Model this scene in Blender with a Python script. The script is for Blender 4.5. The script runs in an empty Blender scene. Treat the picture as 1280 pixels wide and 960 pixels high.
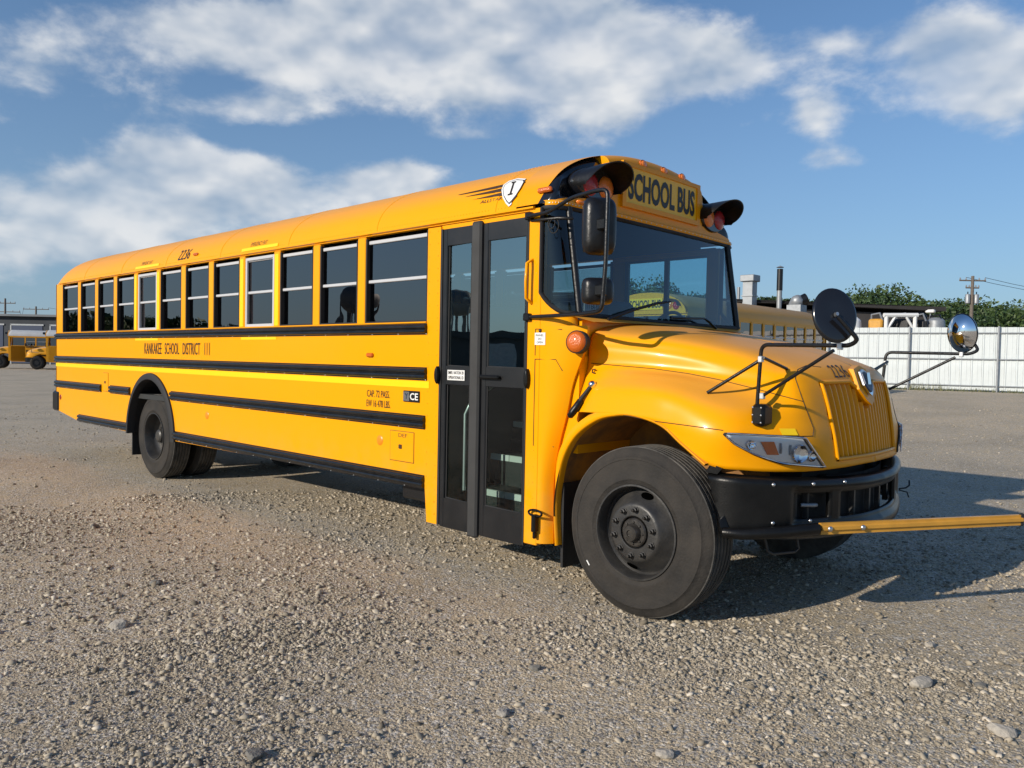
import bpy, math, random
import numpy as np
from mathutils import Vector, Matrix
from mathutils.bvhtree import BVHTree
R_ = math.radians
random.seed(5); RNG = np.random.default_rng(5)
S = bpy.context.scene
COL = S.collection
# ------------------------------------------------------------------ camera
CAM = np.array([2.7469, -4.0002, 1.5662]); YAW, PITCH, ROLL, FPX = 2.3309, -0.0305, 0.0193, 984.31
fw = np.array([math.cos(PITCH)*math.cos(YAW), math.cos(PITCH)*math.sin(YAW), math.sin(PITCH)])
rt = np.cross(fw, [0, 0, 1]); rt /= np.linalg.norm(rt); up = np.cross(rt, fw)
rt, up = rt*math.cos(ROLL)+up*math.sin(ROLL), -rt*math.sin(ROLL)+up*math.cos(ROLL)
cd = bpy.data.cameras.new('camera'); cam = bpy.data.objects.new('camera', cd); COL.objects.link(cam)
cam.matrix_world = Matrix([[rt[i], up[i], -fw[i], CAM[i]] for i in range(3)]+[[0, 0, 0, 1]])
cd.sensor_fit = 'HORIZONTAL'; cd.sensor_width = 36; cd.lens = FPX*36/1280; cd.clip_start = .05; cd.clip_end = 6000
S.camera = cam
def ray(u, v): return fw+rt*(u-640)/FPX-up*(v-480)/FPX
def on(u, v, x=None, y=None, z=None):          # a photo pixel's point on a plane
    d = ray(u, v)
    t = (x-CAM[0])/d[0] if x is not None else (y-CAM[1])/d[1] if y is not None else (z-CAM[2])/d[2]
    return CAM+t*d
def at(u, v, d): return CAM+d*ray(u, v)
# ------------------------------------------------------------------ light
SUN = Vector((-.40, -2.40, 1.0)).normalized()
SUN_EL = math.asin(SUN.z)
w = bpy.data.worlds.new('World'); S.world = w; w.use_nodes = True
NT = w.node_tree; NT.nodes.clear()
def N(nt, typ, **k):
    n = nt.nodes.new(typ)
    for a, b in k.items(): setattr(n, a, b)
    return n
def L(nt, a, b): nt.links.new(a, b)
sky = N(NT, 'ShaderNodeTexSky', sky_type='NISHITA', sun_disc=False)
sky.sun_elevation = SUN_EL; sky.sun_rotation = math.atan2(SUN.x, SUN.y); sky.altitude = 200; sky.air_density = 1.0; sky.dust_density = .25; sky.ozone_density = 2.2
def mth(nt, op, a, b=None, c=None, clamp=False):
    n = N(nt, 'ShaderNodeMath', operation=op, use_clamp=clamp)
    for i, q in enumerate((a, b, c)):
        if q is None: continue
        if isinstance(q, (int, float)): n.inputs[i].default_value = q
        else: L(nt, q, n.inputs[i])
    return n.outputs[0]
tc = N(NT, 'ShaderNodeTexCoord')
DIR = tc.outputs['Generated']
def vdot(vec):
    n = N(NT, 'ShaderNodeVectorMath', operation='DOT_PRODUCT'); L(NT, DIR, n.inputs[0]); n.inputs[1].default_value = vec; return n.outputs['Value']
# clouds: banks of cloud where the photograph shows them, broken up by noise; noise alone elsewhere
CLOUDS = [(150, 18, 110, 22, .30), (330, 38, 150, 36, .85), (540, 62, 150, 50, 1.0), (720, 80, 150, 50, 1.05), (885, 84, 95, 30, .95), (420, 82, 110, 26, .6), (620, 30, 160, 40, .8),
          (40, 85, 90, 42, .72), (315, 135, 72, 17, .95), (205, 195, 48, 30, 1.0), (250, 235, 90, 34, .9), (70, 270, 110, 46, .8), (400, 245, 120, 30, .95), (300, 215, 36, 18, .7),
          (498, 221, 44, 18, 1.25), (600, 170, 50, 8, .5), (1170, 72, 55, 48, 1.0), (1258, 100, 62, 44, 1.05), (1055, 48, 52, 18, .62), (1020, 143, 26, 24, .85),
          (1042, 200, 44, 16, .62), (700, 150, 120, 22, .5), (150, 325, 240, 30, .6), (120, 240, 120, 40, .5)]
tot = None
for (u, v, su, sv, wt) in CLOUDS:
    d = Vector(ray(u, v)); ln = d.length; d.normalize()
    r0 = Vector(rt).normalized(); r1 = (r0-d*r0.dot(d)).normalized(); u1 = d.cross(r1)
    a = vdot(r1*(FPX/(su*1.15))); b = vdot(u1*(FPX/(sv*1.15))); f = vdot(d)
    q = mth(NT, 'ADD', mth(NT, 'MULTIPLY', a, a), mth(NT, 'MULTIPLY', b, b))
    g = mth(NT, 'MULTIPLY', mth(NT, 'EXPONENT', mth(NT, 'MULTIPLY', q, -1.0)), wt)
    g = mth(NT, 'MULTIPLY', g, mth(NT, 'GREATER_THAN', f, 0.0))
    tot = g if tot is None else mth(NT, 'ADD', tot, g)
sx = N(NT, 'ShaderNodeSeparateXYZ'); L(NT, DIR, sx.inputs[0])
mp = N(NT, 'ShaderNodeMapping'); L(NT, DIR, mp.inputs[0]); mp.inputs['Scale'].default_value = (1, 1, 1.7)
n1 = N(NT, 'ShaderNodeTexNoise'); L(NT, mp.outputs[0], n1.inputs['Vector']); n1.inputs['Scale'].default_value = 8.5; n1.inputs['Detail'].default_value = 10; n1.inputs['Roughness'].default_value = .60; n1.inputs['Distortion'].default_value = .1
n2 = N(NT, 'ShaderNodeTexNoise'); L(NT, mp.outputs[0], n2.inputs['Vector']); n2.inputs['Scale'].default_value = 1.7; n2.inputs['Detail'].default_value = 3
dens = mth(NT, 'ADD', mth(NT, 'MULTIPLY', tot, .72), mth(NT, 'ADD', mth(NT, 'MULTIPLY', mth(NT, 'SUBTRACT', n1.outputs[0], .5), 1.55), mth(NT, 'MULTIPLY', mth(NT, 'SUBTRACT', n2.outputs[0], .5), .5)))
mr = N(NT, 'ShaderNodeMapRange', interpolation_type='SMOOTHSTEP'); L(NT, dens, mr.inputs[0]); mr.inputs[1].default_value = .30; mr.inputs[2].default_value = .80
# thick parts turn white at their sunny upper rim and grey below
mp2 = N(NT, 'ShaderNodeMapping'); L(NT, DIR, mp2.inputs[0]); mp2.inputs['Scale'].default_value = (1, 1, 1.7); mp2.inputs['Location'].default_value = (.0, .0, .035)
n3 = N(NT, 'ShaderNodeTexNoise'); L(NT, mp2.outputs[0], n3.inputs['Vector']); n3.inputs['Scale'].default_value = 8.5; n3.inputs['Detail'].default_value = 10; n3.inputs['Roughness'].default_value = .60; n3.inputs['Distortion'].default_value = .1
n4 = N(NT, 'ShaderNodeTexNoise'); L(NT, mp.outputs[0], n4.inputs['Vector'])
for q in (n3, n4): q.inputs['Scale'].default_value = 8.5; q.inputs['Detail'].default_value = 3.5; q.inputs['Roughness'].default_value = .5; q.inputs['Distortion'].default_value = .1
lit = mth(NT, 'ADD', mth(NT, 'MULTIPLY', mth(NT, 'SUBTRACT', n4.outputs[0], n3.outputs[0]), 3.6), .56, clamp=True)
cr = N(NT, 'ShaderNodeMix', data_type='RGBA'); L(NT, lit, cr.inputs[0]); cr.inputs[6].default_value = (3.3, 4.0, 4.9, 1); cr.inputs[7].default_value = (6.8, 6.9, 7.0, 1)
hz = mth(NT, 'MULTIPLY', mth(NT, 'EXPONENT', mth(NT, 'MULTIPLY', mth(NT, 'MAXIMUM', sx.outputs[2], 0.0), -4.2)), .85)   # pale haze low over the horizon
sm = N(NT, 'ShaderNodeMix', data_type='RGBA', blend_type='MULTIPLY'); sm.inputs[0].default_value = 1; L(NT, sky.outputs[0], sm.inputs[6]); sm.inputs[7].default_value = (.62, .85, 1.04, 1)
hx = N(NT, 'ShaderNodeMix', data_type='RGBA'); L(NT, hz, hx.inputs[0]); L(NT, sm.outputs[2], hx.inputs[6]); hx.inputs[7].default_value = (2.3, 3.1, 4.1, 1)
mx = N(NT, 'ShaderNodeMix', data_type='RGBA'); L(NT, mth(NT, 'MULTIPLY', mr.outputs[0], mth(NT, 'ADD', mth(NT, 'MULTIPLY', n4.outputs[0], 1.1), .22, clamp=True)), mx.inputs[0]); L(NT, hx.outputs[2], mx.inputs[6]); L(NT, cr.outputs[2], mx.inputs[7])
bg = N(NT, 'ShaderNodeBackground'); bg.inputs[1].default_value = .12; L(NT, mx.outputs[2], bg.inputs[0])
wo = N(NT, 'ShaderNodeOutputWorld'); L(NT, bg.outputs[0], wo.inputs[0])
ld = bpy.data.lights.new('sun', 'SUN'); ld.energy = 4.7; ld.angle = R_(.55); ld.color = (1, .90, .76)
lo = bpy.data.objects.new('sun', ld); COL.objects.link(lo); lo.rotation_euler = SUN.to_track_quat('Z', 'Y').to_euler(); lo.location = (0, -20, 30)
S.view_settings.view_transform = 'Standard'; S.view_settings.look = 'None'; S.view_settings.exposure = 0; S.view_settings.gamma = 1
S.render.engine = 'CYCLES'
S.cycles.max_bounces = 7; S.cycles.glossy_bounces = 4; S.cycles.diffuse_bounces = 3; S.cycles.transparent_max_bounces = 14
# ------------------------------------------------------------------ materials
MATS = {}
def mat(name, col, rough=.5, metal=0., spec=.5, coat=0., bump=0., bscale=40., var=0., vscale=6., col2=None, trans=None):
    m = bpy.data.materials.new(name); m.use_nodes = True; nt = m.node_tree; b = nt.nodes['Principled BSDF']
    b.inputs['Base Color'].default_value = (*col, 1); b.inputs['Roughness'].default_value = rough; b.inputs['Metallic'].default_value = metal
    b.inputs['Specular IOR Level'].default_value = spec; b.inputs['Coat Weight'].default_value = coat; b.inputs['Coat Roughness'].default_value = .08
    t = N(nt, 'ShaderNodeTexCoord')
    if var or col2:
        n = N(nt, 'ShaderNodeTexNoise'); n.inputs['Scale'].default_value = vscale; n.inputs['Detail'].default_value = 6; n.inputs['Roughness'].default_value = .6; L(nt, t.outputs['Object'], n.inputs['Vector'])
        c2 = col2 or tuple(c*(1-var) for c in col)
        r = N(nt, 'ShaderNodeMapRange'); L(nt, n.outputs[0], r.inputs[0]); r.inputs[1].default_value = .35; r.inputs[2].default_value = .65
        x = N(nt, 'ShaderNodeMix', data_type='RGBA'); L(nt, r.outputs[0], x.inputs[0]); x.inputs[6].default_value = (*col, 1); x.inputs[7].default_value = (*c2, 1); L(nt, x.outputs[2], b.inputs['Base Color'])
        rr = N(nt, 'ShaderNodeMapRange'); L(nt, n.outputs[0], rr.inputs[0]); rr.inputs[3].default_value = rough*.85; rr.inputs[4].default_value = min(1, rough*1.25); L(nt, rr.outputs[0], b.inputs['Roughness'])
    if bump:
        n = N(nt, 'ShaderNodeTexNoise'); n.inputs['Scale'].default_value = bscale; n.inputs['Detail'].default_value = 5; L(nt, t.outputs['Object'], n.inputs['Vector'])
        bm = N(nt, 'ShaderNodeBump'); bm.inputs['Strength'].default_value = bump; bm.inputs['Distance'].default_value = .02; L(nt, n.outputs[0], bm.inputs['Height']); L(nt, bm.outputs[0], b.inputs['Normal'])
    MATS[name] = m; return m
def paint(name, col, dust=.55, wav=.012, rough=.28):
    """vehicle paint: slightly wavy sheet metal, dust lying on upward faces, faint streaks"""
    m = mat(name, col, rough, coat=.1, spec=.14); nt = m.node_tree; b = nt.nodes['Principled BSDF']
    t = N(nt, 'ShaderNodeTexCoord'); g = N(nt, 'ShaderNodeNewGeometry')
    n = N(nt, 'ShaderNodeTexNoise'); n.inputs['Scale'].default_value = 3.2; n.inputs['Detail'].default_value = 7; n.inputs['Roughness'].default_value = .65; L(nt, t.outputs['Object'], n.inputs['Vector'])
    s = N(nt, 'ShaderNodeSeparateXYZ'); L(nt, g.outputs['Normal'], s.inputs[0])
    r = N(nt, 'ShaderNodeMapRange', interpolation_type='SMOOTHSTEP'); L(nt, s.outputs[2], r.inputs[0]); r.inputs[1].default_value = .45; r.inputs[2].default_value = 1.0; r.inputs[4].default_value = dust
    k = mth(nt, 'MULTIPLY', r.outputs[0], mth(nt, 'ADD', n.outputs[0], .4), clamp=True)
    f = mth(nt, 'ADD', k, mth(nt, 'MULTIPLY', mth(nt, 'SUBTRACT', n.outputs[0], .45, clamp=True), .03), clamp=True)
    oz = N(nt, 'ShaderNodeSeparateXYZ'); L(nt, t.outputs['Object'], oz.inputs[0]); lowr = N(nt, 'ShaderNodeMapRange', interpolation_type='SMOOTHSTEP'); L(nt, oz.outputs[2], lowr.inputs[0]); lowr.inputs[1].default_value = 1.05; lowr.inputs[2].default_value = .30; lowr.inputs[4].default_value = .30
    nf = N(nt, 'ShaderNodeTexNoise'); nf.inputs['Scale'].default_value = 5.0; nf.inputs['Detail'].default_value = 9; nf.inputs['Roughness'].default_value = .72; L(nt, t.outputs['Object'], nf.inputs['Vector'])
    f = mth(nt, 'ADD', f, mth(nt, 'MULTIPLY', lowr.outputs[0], mth(nt, 'MULTIPLY', mth(nt, 'SUBTRACT', nf.outputs[0], .36, clamp=True), 2.2)), clamp=True)
    x = N(nt, 'ShaderNodeMix', data_type='RGBA'); L(nt, f, x.inputs[0]); x.inputs[6].default_value = (*col, 1); x.inputs[7].default_value = (.42, .30, .19, 1); L(nt, x.outputs[2], b.inputs['Base Color'])
    rr = mth(nt, 'ADD', mth(nt, 'MULTIPLY', f, .5), rough); L(nt, rr, b.inputs['Roughness'])
    cw = mth(nt, 'SUBTRACT', .12, mth(nt, 'MULTIPLY', f, .6), clamp=True); L(nt, cw, b.inputs['Coat Weight'])
    n2 = N(nt, 'ShaderNodeTexNoise'); n2.inputs['Scale'].default_value = 2.4; n2.inputs['Detail'].default_value = 2; L(nt, t.outputs['Object'], n2.inputs['Vector'])
    bm = N(nt, 'ShaderNodeBump'); bm.inputs['Strength'].default_value = .35; bm.inputs['Distance'].default_value = wav; L(nt, n2.outputs[0], bm.inputs['Height']); L(nt, bm.outputs[0], b.inputs['Normal']); L(nt, bm.outputs[0], b.inputs['Coat Normal'])
    return m
paint('yellow', (.87, .352, .0008), dust=.24); paint('yellow_far', (.72, .33, .02), dust=.9, rough=.4)
paint('yellow_cap', (.84, .325, .002), dust=.5)
mat('tape', (.95, .62, .0), .35); mat('black', (.007, .007, .008), .36, var=.3, bump=.12); mat('gloss_black', (.009, .009, .011), .16, coat=.4)
mat('bumper_black', (.0035, .0036, .0038), .33, col2=(.008, .008, .008), vscale=5, bump=.06, bscale=120, spec=.3)
mat('rail_black', (.006, .006, .0065), .22, col2=(.014, .014, .014), vscale=12)
mat('door_frame', (.0055, .006, .007), .38, col2=(.010, .010, .011), vscale=4); mat('door_seal', (.034, .034, .034), .6, var=.2); mat('rubber', (.011, .011, .012), .7)
mat('tyre', (.022, .0205, .019), .78, spec=.3, col2=(.042, .037, .032), vscale=5, bump=.25, bscale=60)
mat('tyre_tread', (.034, .033, .031), .8, col2=(.10, .093, .083), vscale=9, bump=.3, bscale=50)
mat('rim_black', (.020, .020, .021), .42, col2=(.045, .042, .038), vscale=7, bump=.1); mat('hole_black', (.001, .001, .001), .9, spec=0.); mat('sign_yellow', (.92, .50, .005), .4)
mat('rim_far', (.02, .02, .02), .5); mat('hub_grease', (.02, .018, .016), .3, col2=(.05, .045, .04), vscale=20)
mat('alu', (.62, .63, .64), .38, metal=.6); mat('white_frame', (.50, .51, .53), .4); mat('steel', (.55, .55, .55), .3, metal=.9); mat('chrome', (.86, .86, .87), .04, metal=1)
mat('lamp_inner', (.80, .82, .84), .28, metal=.35); mat('chrome_soft', (.8, .81, .83), .14, metal=1); mat('letter', (.022, .015, .010), .5); mat('letter_brown', (.06, .03, .012), .5); mat('white', (.75, .75, .73), .45); mat('navy', (.03, .045, .09), .4)
mat('amber', (.75, .16, .012), .18, coat=.5); mat('amber_lens', (.85, .22, .02), .12, coat=.6, bump=.4, bscale=160); mat('red_lens', (.42, .012, .02), .14, coat=.6, bump=.5, bscale=170); mat('red_dark', (.25, .03, .01), .25)
mat('orange_lens', (.58, .12, .008), .25, coat=.15, bump=.3, bscale=140); mat('orange_dot', (.85, .25, .01), .35)
mat('underbody', (.016, .015, .014), .8, var=.4); mat('dash', (.02, .021, .022), .7); mat('seat', (.035, .03, .028), .55); mat('inside', (.10, .105, .10), .7); mat('step', (.022, .024, .024), .7); mat('nosing', (.62, .64, .60), .5)
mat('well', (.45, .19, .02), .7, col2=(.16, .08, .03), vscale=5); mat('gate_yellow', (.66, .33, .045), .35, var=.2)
mat('fence_white', (.63, .68, .69), .5, var=.14, vscale=1.5); mat('galv', (.33, .35, .37), .45, metal=.4, var=.2); mat('wood_pole', (.17, .14, .115), .85, var=.3, vscale=8, bump=.3)
mat('roof_dark', (.042, .038, .037), .8, var=.3, vscale=.8); mat('wall_dark', (.055, .05, .05), .8, var=.2, vscale=.6); mat('wall_blue', (.028, .036, .048), .7, var=.2, vscale=.3); mat('roof_grey', (.17, .19, .21), .7, var=.2, vscale=.3)
mat('white_roof', (.60, .60, .58), .5, var=.15, vscale=1.5); mat('tower_paint', (.10, .11, .12), .6); mat('vent_metal', (.33, .35, .37), .45, metal=.4, var=.2, vscale=2)
mat('bark', (.09, .07, .055), .9, var=.4, vscale=6); mat('stone_pale', (.44, .40, .34), .85, var=.25, vscale=30, bump=.5, bscale=60); mat('stone_grey', (.20, .19, .17), .85, var=.3, vscale=30, bump=.5, bscale=60)
def leafmat(name, c1, c2):
    m = bpy.data.materials.new(name); m.use_nodes = True; nt = m.node_tree; b = nt.nodes['Principled BSDF']
    g = N(nt, 'ShaderNodeNewGeometry'); x = N(nt, 'ShaderNodeMix', data_type='RGBA'); L(nt, g.outputs['Random Per Island'], x.inputs[0]); x.inputs[6].default_value = (*c1, 1); x.inputs[7].default_value = (*c2, 1); L(nt, x.outputs[2], b.inputs['Base Color'])
    b.inputs['Roughness'].default_value = .6; MATS[name] = m
leafmat('leaf', (.024, .052, .011), (.068, .108, .024)); leafmat('leaf2', (.016, .040, .011), (.046, .084, .020)); leafmat('grass', (.07, .085, .03), (.20, .19, .09))
def glass(name, tint, ior, rough=.0, gcol=(.95, .97, 1)):
    m = bpy.data.materials.new(name); m.use_nodes = True; nt = m.node_tree; nt.nodes.clear()
    o = N(nt, 'ShaderNodeOutputMaterial'); x = N(nt, 'ShaderNodeMixShader'); f = N(nt, 'ShaderNodeFresnel'); f.inputs[0].default_value = ior
    t = N(nt, 'ShaderNodeBsdfTransparent'); t.inputs[0].default_value = (*tint, 1); g = N(nt, 'ShaderNodeBsdfGlossy'); g.inputs['Roughness'].default_value = rough; g.inputs[0].default_value = (*gcol, 1)
    # glass is never quite flat: faint long waves bend the reflections
    c = N(nt, 'ShaderNodeTexCoord'); n = N(nt, 'ShaderNodeTexNoise'); n.inputs['Scale'].default_value = 1.6; L(nt, c.outputs['Object'], n.inputs['Vector'])
    bm = N(nt, 'ShaderNodeBump'); bm.inputs['Strength'].default_value = .12; bm.inputs['Distance'].default_value = .02; L(nt, n.outputs[0], bm.inputs['Height']); L(nt, bm.outputs[0], g.inputs['Normal'])
    geo = N(nt, 'ShaderNodeNewGeometry')
    L(nt, f.outputs[0], x.inputs[0]); L(nt, t.outputs[0], x.inputs[1]); L(nt, g.outputs[0], x.inputs[2]); L(nt, x.outputs[0], o.inputs[0]); MATS[name] = m
glass('glass_tint', (.10, .10, .10), 2.45, gcol=(1, .92, .90)); glass('glass_door', (.60, .72, .69), 4.0, gcol=(.92, 1, .93)); glass('glass_left', (.62, .70, .69), 1.5); glass('glass_door_low', (.62, .74, .71), 1.5); glass('glass_wind', (.52, .66, .69), 1.62); glass('glass_clear', (.66, .86, .90), 1.35); glass('lens_clear', (.93, .95, .97), 1.45)
# ------------------------------------------------------------------ mesh helpers
class MB:
    def __init__(s): s.v = []; s.f = []
    def add(s, vs, fs):
        o = len(s.v); s.v += [tuple(map(float, q)) for q in vs]; s.f += [tuple(i+o for i in f) for f in fs]; return s
    def box(s, a, b):
        (x0, y0, z0), (x1, y1, z1) = a, b
        return s.add([(x0, y0, z0), (x1, y0, z0), (x1, y1, z0), (x0, y1, z0), (x0, y0, z1), (x1, y0, z1), (x1, y1, z1), (x0, y1, z1)],
                     [(3, 2, 1, 0), (4, 5, 6, 7), (0, 1, 5, 4), (1, 2, 6, 5), (2, 3, 7, 6), (3, 0, 4, 7)])
    def bbox(s, a, b, r=.006):
        """box with chamfered vertical and horizontal edges"""
        a = np.array(a, float); b = np.array(b, float); r = min(r, *(abs(b-a)/2.01)); vs = []; c = (a+b)/2; h = (b-a)/2
        idx = {}
        for sx in (-1, 1):
            for sy in (-1, 1):
                for sz in (-1, 1):
                    for k in range(3):
                        d = np.array([sx, sy, sz])*h; e = np.array([sx, sy, sz])*r; e[k] = 0; idx[sx, sy, sz, k] = len(vs); vs.append(c+d-e)
        fs = []
        for k in range(3):
            i, j = [q for q in range(3) if q != k]
            for sg in (-1, 1):
                def key(p, q):
                    t = [0, 0, 0]; t[k] = sg; t[i] = p; t[j] = q; return idx[(*t, k)]
                fs.append((key(-1, -1), key(1, -1), key(1, 1), key(-1, 1)))
        for k in range(3):
            i, j = [q for q in range(3) if q != k]
            for p in (-1, 1):
                for q in (-1, 1):
                    def key(sk, ax):
                        t = [0, 0, 0]; t[k] = sk; t[i] = p; t[j] = q; return idx[(*t, ax)]
                    fs.append((key(-1, i), key(1, i), key(1, j), key(-1, j)))
        for sx in (-1, 1):
            for sy in (-1, 1):
                for sz in (-1, 1): fs.append(tuple(idx[sx, sy, sz, k] for k in range(3)))
        return s.add(vs, fs)
    def prism(s, poly, axis, a, b):
        """polygon (p,q) extruded along axis from a to b; axis y: p=x,q=z; x: p=y,q=z; z: p=x,q=y"""
        def P(p, q, t): return {'y': (p, t, q), 'x': (t, p, q), 'z': (p, q, t)}[axis]
        n = len(poly); vs = [P(p, q, a) for p, q in poly]+[P(p, q, b) for p, q in poly]
        fs = [tuple(range(n)), tuple(range(2*n-1, n-1, -1))]+[(i, (i+1) % n, (i+1) % n+n, i+n) for i in range(n)]
        return s.add(vs, fs)
    def grid(s, P, closed_u=False):
        P = np.asarray(P, float); m, n = P.shape[:2]; o = len(s.v); s.v += [tuple(q) for q in P.reshape(-1, 3).tolist()]
        for i in range(m if closed_u else m-1):
            for j in range(n-1):
                a = (i % m)*n+j; b = ((i+1) % m)*n+j; s.f.append((o+a, o+b, o+b+1, o+a+1))
        return s
    def tube(s, path, r, n=8, caps=True):
        path = [Vector(p) for p in path]; rs = r if isinstance(r, (list, tuple)) else [r]*len(path); rings = []
        prev = None
        for i, p in enumerate(path):
            t = (path[min(i+1, len(path)-1)]-path[max(i-1, 0)]).normalized()
            if prev is None: q = Vector((0, 0, 1)) if abs(t.z) < .9 else Vector((1, 0, 0)); a = t.cross(q).normalized()
            else: a = (prev-t*prev.dot(t)).normalized()
            prev = a; b = t.cross(a)
            rings.append([p+(a*math.cos(2*math.pi*k/n)+b*math.sin(2*math.pi*k/n))*rs[i] for k in range(n)])
        o = len(s.v); s.v += [tuple(q) for rr in rings for q in rr]
        for i in range(len(path)-1):
            for k in range(n): s.f.append((o+i*n+k, o+i*n+(k+1) % n, o+(i+1)*n+(k+1) % n, o+(i+1)*n+k))
        if caps: s.f.append(tuple(o+k for k in range(n-1, -1, -1))); s.f.append(tuple(o+(len(path)-1)*n+k for k in range(n)))
        return s
    def lathe(s, prof, n=48, M=None, full=True):
        """profile (r, h) round the local z axis, placed by matrix M"""
        M = M or Matrix(); o = len(s.v); m = len(prof)
        for k in range(n):
            a = 2*math.pi*k/n
            for r, h in prof: s.v.append(tuple(M@Vector((r*math.cos(a), r*math.sin(a), h))))
        for k in range(n):
            for j in range(m-1): s.f.append((o+k*m+j, o+((k+1) % n)*m+j, o+((k+1) % n)*m+j+1, o+k*m+j+1))
        return s
    def dome(s, c, nrm, r, h, n=8, m=3, ry=None):
        z = Vector(nrm).normalized(); x = Vector((0, 0, 1)).cross(z)
        if x.length < .1: x = Vector((1, 0, 0)).cross(z)
        x.normalize(); y = z.cross(x); c = Vector(c); ry = ry or r; o = len(s.v)
        for i in range(m):
            a = math.pi/2*i/m
            for k in range(n): b = 2*math.pi*k/n; s.v.append(tuple(c+x*(r*math.cos(a)*math.cos(b))+y*(ry*math.cos(a)*math.sin(b))+z*(h*math.sin(a))))
        s.v.append(tuple(c+z*h))
        for i in range(m-1):
            for k in range(n): s.f.append((o+i*n+k, o+i*n+(k+1) % n, o+(i+1)*n+(k+1) % n, o+(i+1)*n+k))
        for k in range(n): s.f.append((o+(m-1)*n+k, o+(m-1)*n+(k+1) % n, o+m*n))
        return s
    def xf(s, M):
        s.v = [tuple(M@Vector(q)) for q in s.v]; return s
    def mesh(s, name, m, smooth=None):
        me = bpy.data.meshes.new(name); me.from_pydata(s.v, [], s.f); me.materials.append(MATS[m])
        if smooth is not None:
            me.polygons.foreach_set('use_smooth', [True]*len(me.polygons)); me.set_sharp_from_angle(angle=R_(smooth))
        me.update(); return me
def fixn(me):
    import bmesh
    b = bmesh.new(); b.from_mesh(me); bmesh.ops.recalc_face_normals(b, faces=b.faces); b.to_mesh(me); b.free()
def put(name, mb, m, parent=None, smooth=None, fix=True, kind=None):
    me = mb.mesh(name, m, None)
    if fix: fixn(me)
    if smooth is not None:
        me.polygons.foreach_set('use_smooth', [True]*len(me.polygons)); me.set_sharp_from_angle(angle=R_(smooth))
    o = bpy.data.objects.new(name, me); COL.objects.link(o)
    if parent is not None: o.parent = parent; o.matrix_parent_inverse = Matrix.Translation(-WORLD_OF(parent))
    if kind: o['kind'] = kind
    return o
def WORLD_OF(o):
    p = Vector(o.location)
    return p        # parts keep their mesh in world coordinates; only the root Empty is moved
W = 2.44
def flip(mb):
    q = MB(); q.v = [(x, W-y, z) for x, y, z in mb.v]; q.f = [tuple(reversed(f)) for f in mb.f]; return q
def both(name, mb, m, parent, parent2=None, **k):
    a = put(name, mb, m, parent, **k); b = put(name, flip(mb), m, parent2 or parent, **k); return a, b
def thing(name, label, cat, loc=(0, 0, 0), group=None):
    o = bpy.data.objects.new(name, None); COL.objects.link(o); o.location = loc; o.empty_display_size = .3; tag(o, label, cat, group); return o
def tag(o, label, cat, group=None):
    o['label'] = label; o['category'] = cat
    if group: o['group'] = group
    return o
def copy_tree(o, parent=None):
    c = o.copy(); COL.objects.link(c)
    if parent is not None: c.parent = parent; c.matrix_parent_inverse = o.matrix_parent_inverse.copy()
    for ch in list(o.children): copy_tree(ch, c)
    return c
def text(s, width, height, bold=0.):
    """lettering as flat faces in local x (0..width), y (0..height)"""
    cu = bpy.data.curves.new('lettering', 'FONT'); cu.body = s; cu.offset = bold; cu.resolution_u = 3; cu.fill_mode = 'FRONT'
    o = bpy.data.objects.new('lettering', cu); COL.objects.link(o); bpy.context.view_layer.update()
    me = bpy.data.meshes.new_from_object(o.evaluated_get(bpy.context.evaluated_depsgraph_get()))
    bpy.data.objects.remove(o); bpy.data.curves.remove(cu)
    v = np.array([q.co[:] for q in me.vertices]); f = [tuple(p.vertices) for p in me.polygons]; bpy.data.meshes.remove(me)
    a, b = v.min(0), v.max(0); v = (v-a)/np.maximum(b-a, 1e-6)*[width, height, 0]
    return v, f
def text_side(s, x0, z0, w_, h_, yf, bold=0., slant=0.):
    v, f = text(s, w_, h_, bold); mb = MB(); mb.add([(x0+p[0]+slant*p[1], yf(z0+p[1]), z0+p[1]) for p in v], f); return mb
# Catmull-Rom surfaces
def crom(P, per, axis=0):
    P = np.asarray(P, float); P = np.moveaxis(P, axis, 0); n = len(P); out = []
    E0 = 2*P[0]-P[1]; E1 = 2*P[-1]-P[-2]; Q = np.concatenate([[E0], P, [E1]])
    for i in range(n-1):
        p0, p1, p2, p3 = Q[i:i+4]
        for k in range(per):
            t = k/per; out.append(.5*((2*p1)+(p2-p0)*t+(2*p0-5*p1+4*p2-p3)*t*t+(3*p1-p0-3*p2+p3)*t**3))
    out.append(P[-1]); return np.moveaxis(np.array(out), 0, axis)
# ------------------------------------------------------------------ ground
def sstep(a, b, t):
    t = np.clip((np.asarray(t, float)-a)/(b-a), 0, 1); return t*t*(3-2*t)
def gz(x, y):
    x = np.asarray(x, float); y = np.asarray(y, float)
    rise = .71*sstep(11, 28.5, y)*sstep(-48, -26, x)
    near = .012*(np.sin(x*2.1+y*1.3)+np.sin(x*.9-y*1.9+1)+.6*np.sin(x*4.3+.5*y+2))*sstep(.3, 1.2, -y)
    return rise+near
def axis(c, near, far, n, m):
    a = np.linspace(-near, near, n); t = np.linspace(0, 1, m+1)[1:]; o = near+(far-near)*t**3.2
    return c+np.concatenate([-o[::-1], a, o])
GX = axis(-2, 30, 2500, 241, 26); GY = axis(5, 30, 2500, 241, 26)
gx, gy = np.meshgrid(GX, GY, indexing='ij'); mb = MB().grid(np.stack([gx, gy, gz(gx, gy)-.0], -1))
gm = mat('gravel_ground', (.3, .28, .25), .92); nt = gm.node_tree; b = nt.nodes['Principled BSDF']; t = N(nt, 'ShaderNodeTexCoord'); OB = t.outputs['Object']
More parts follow.
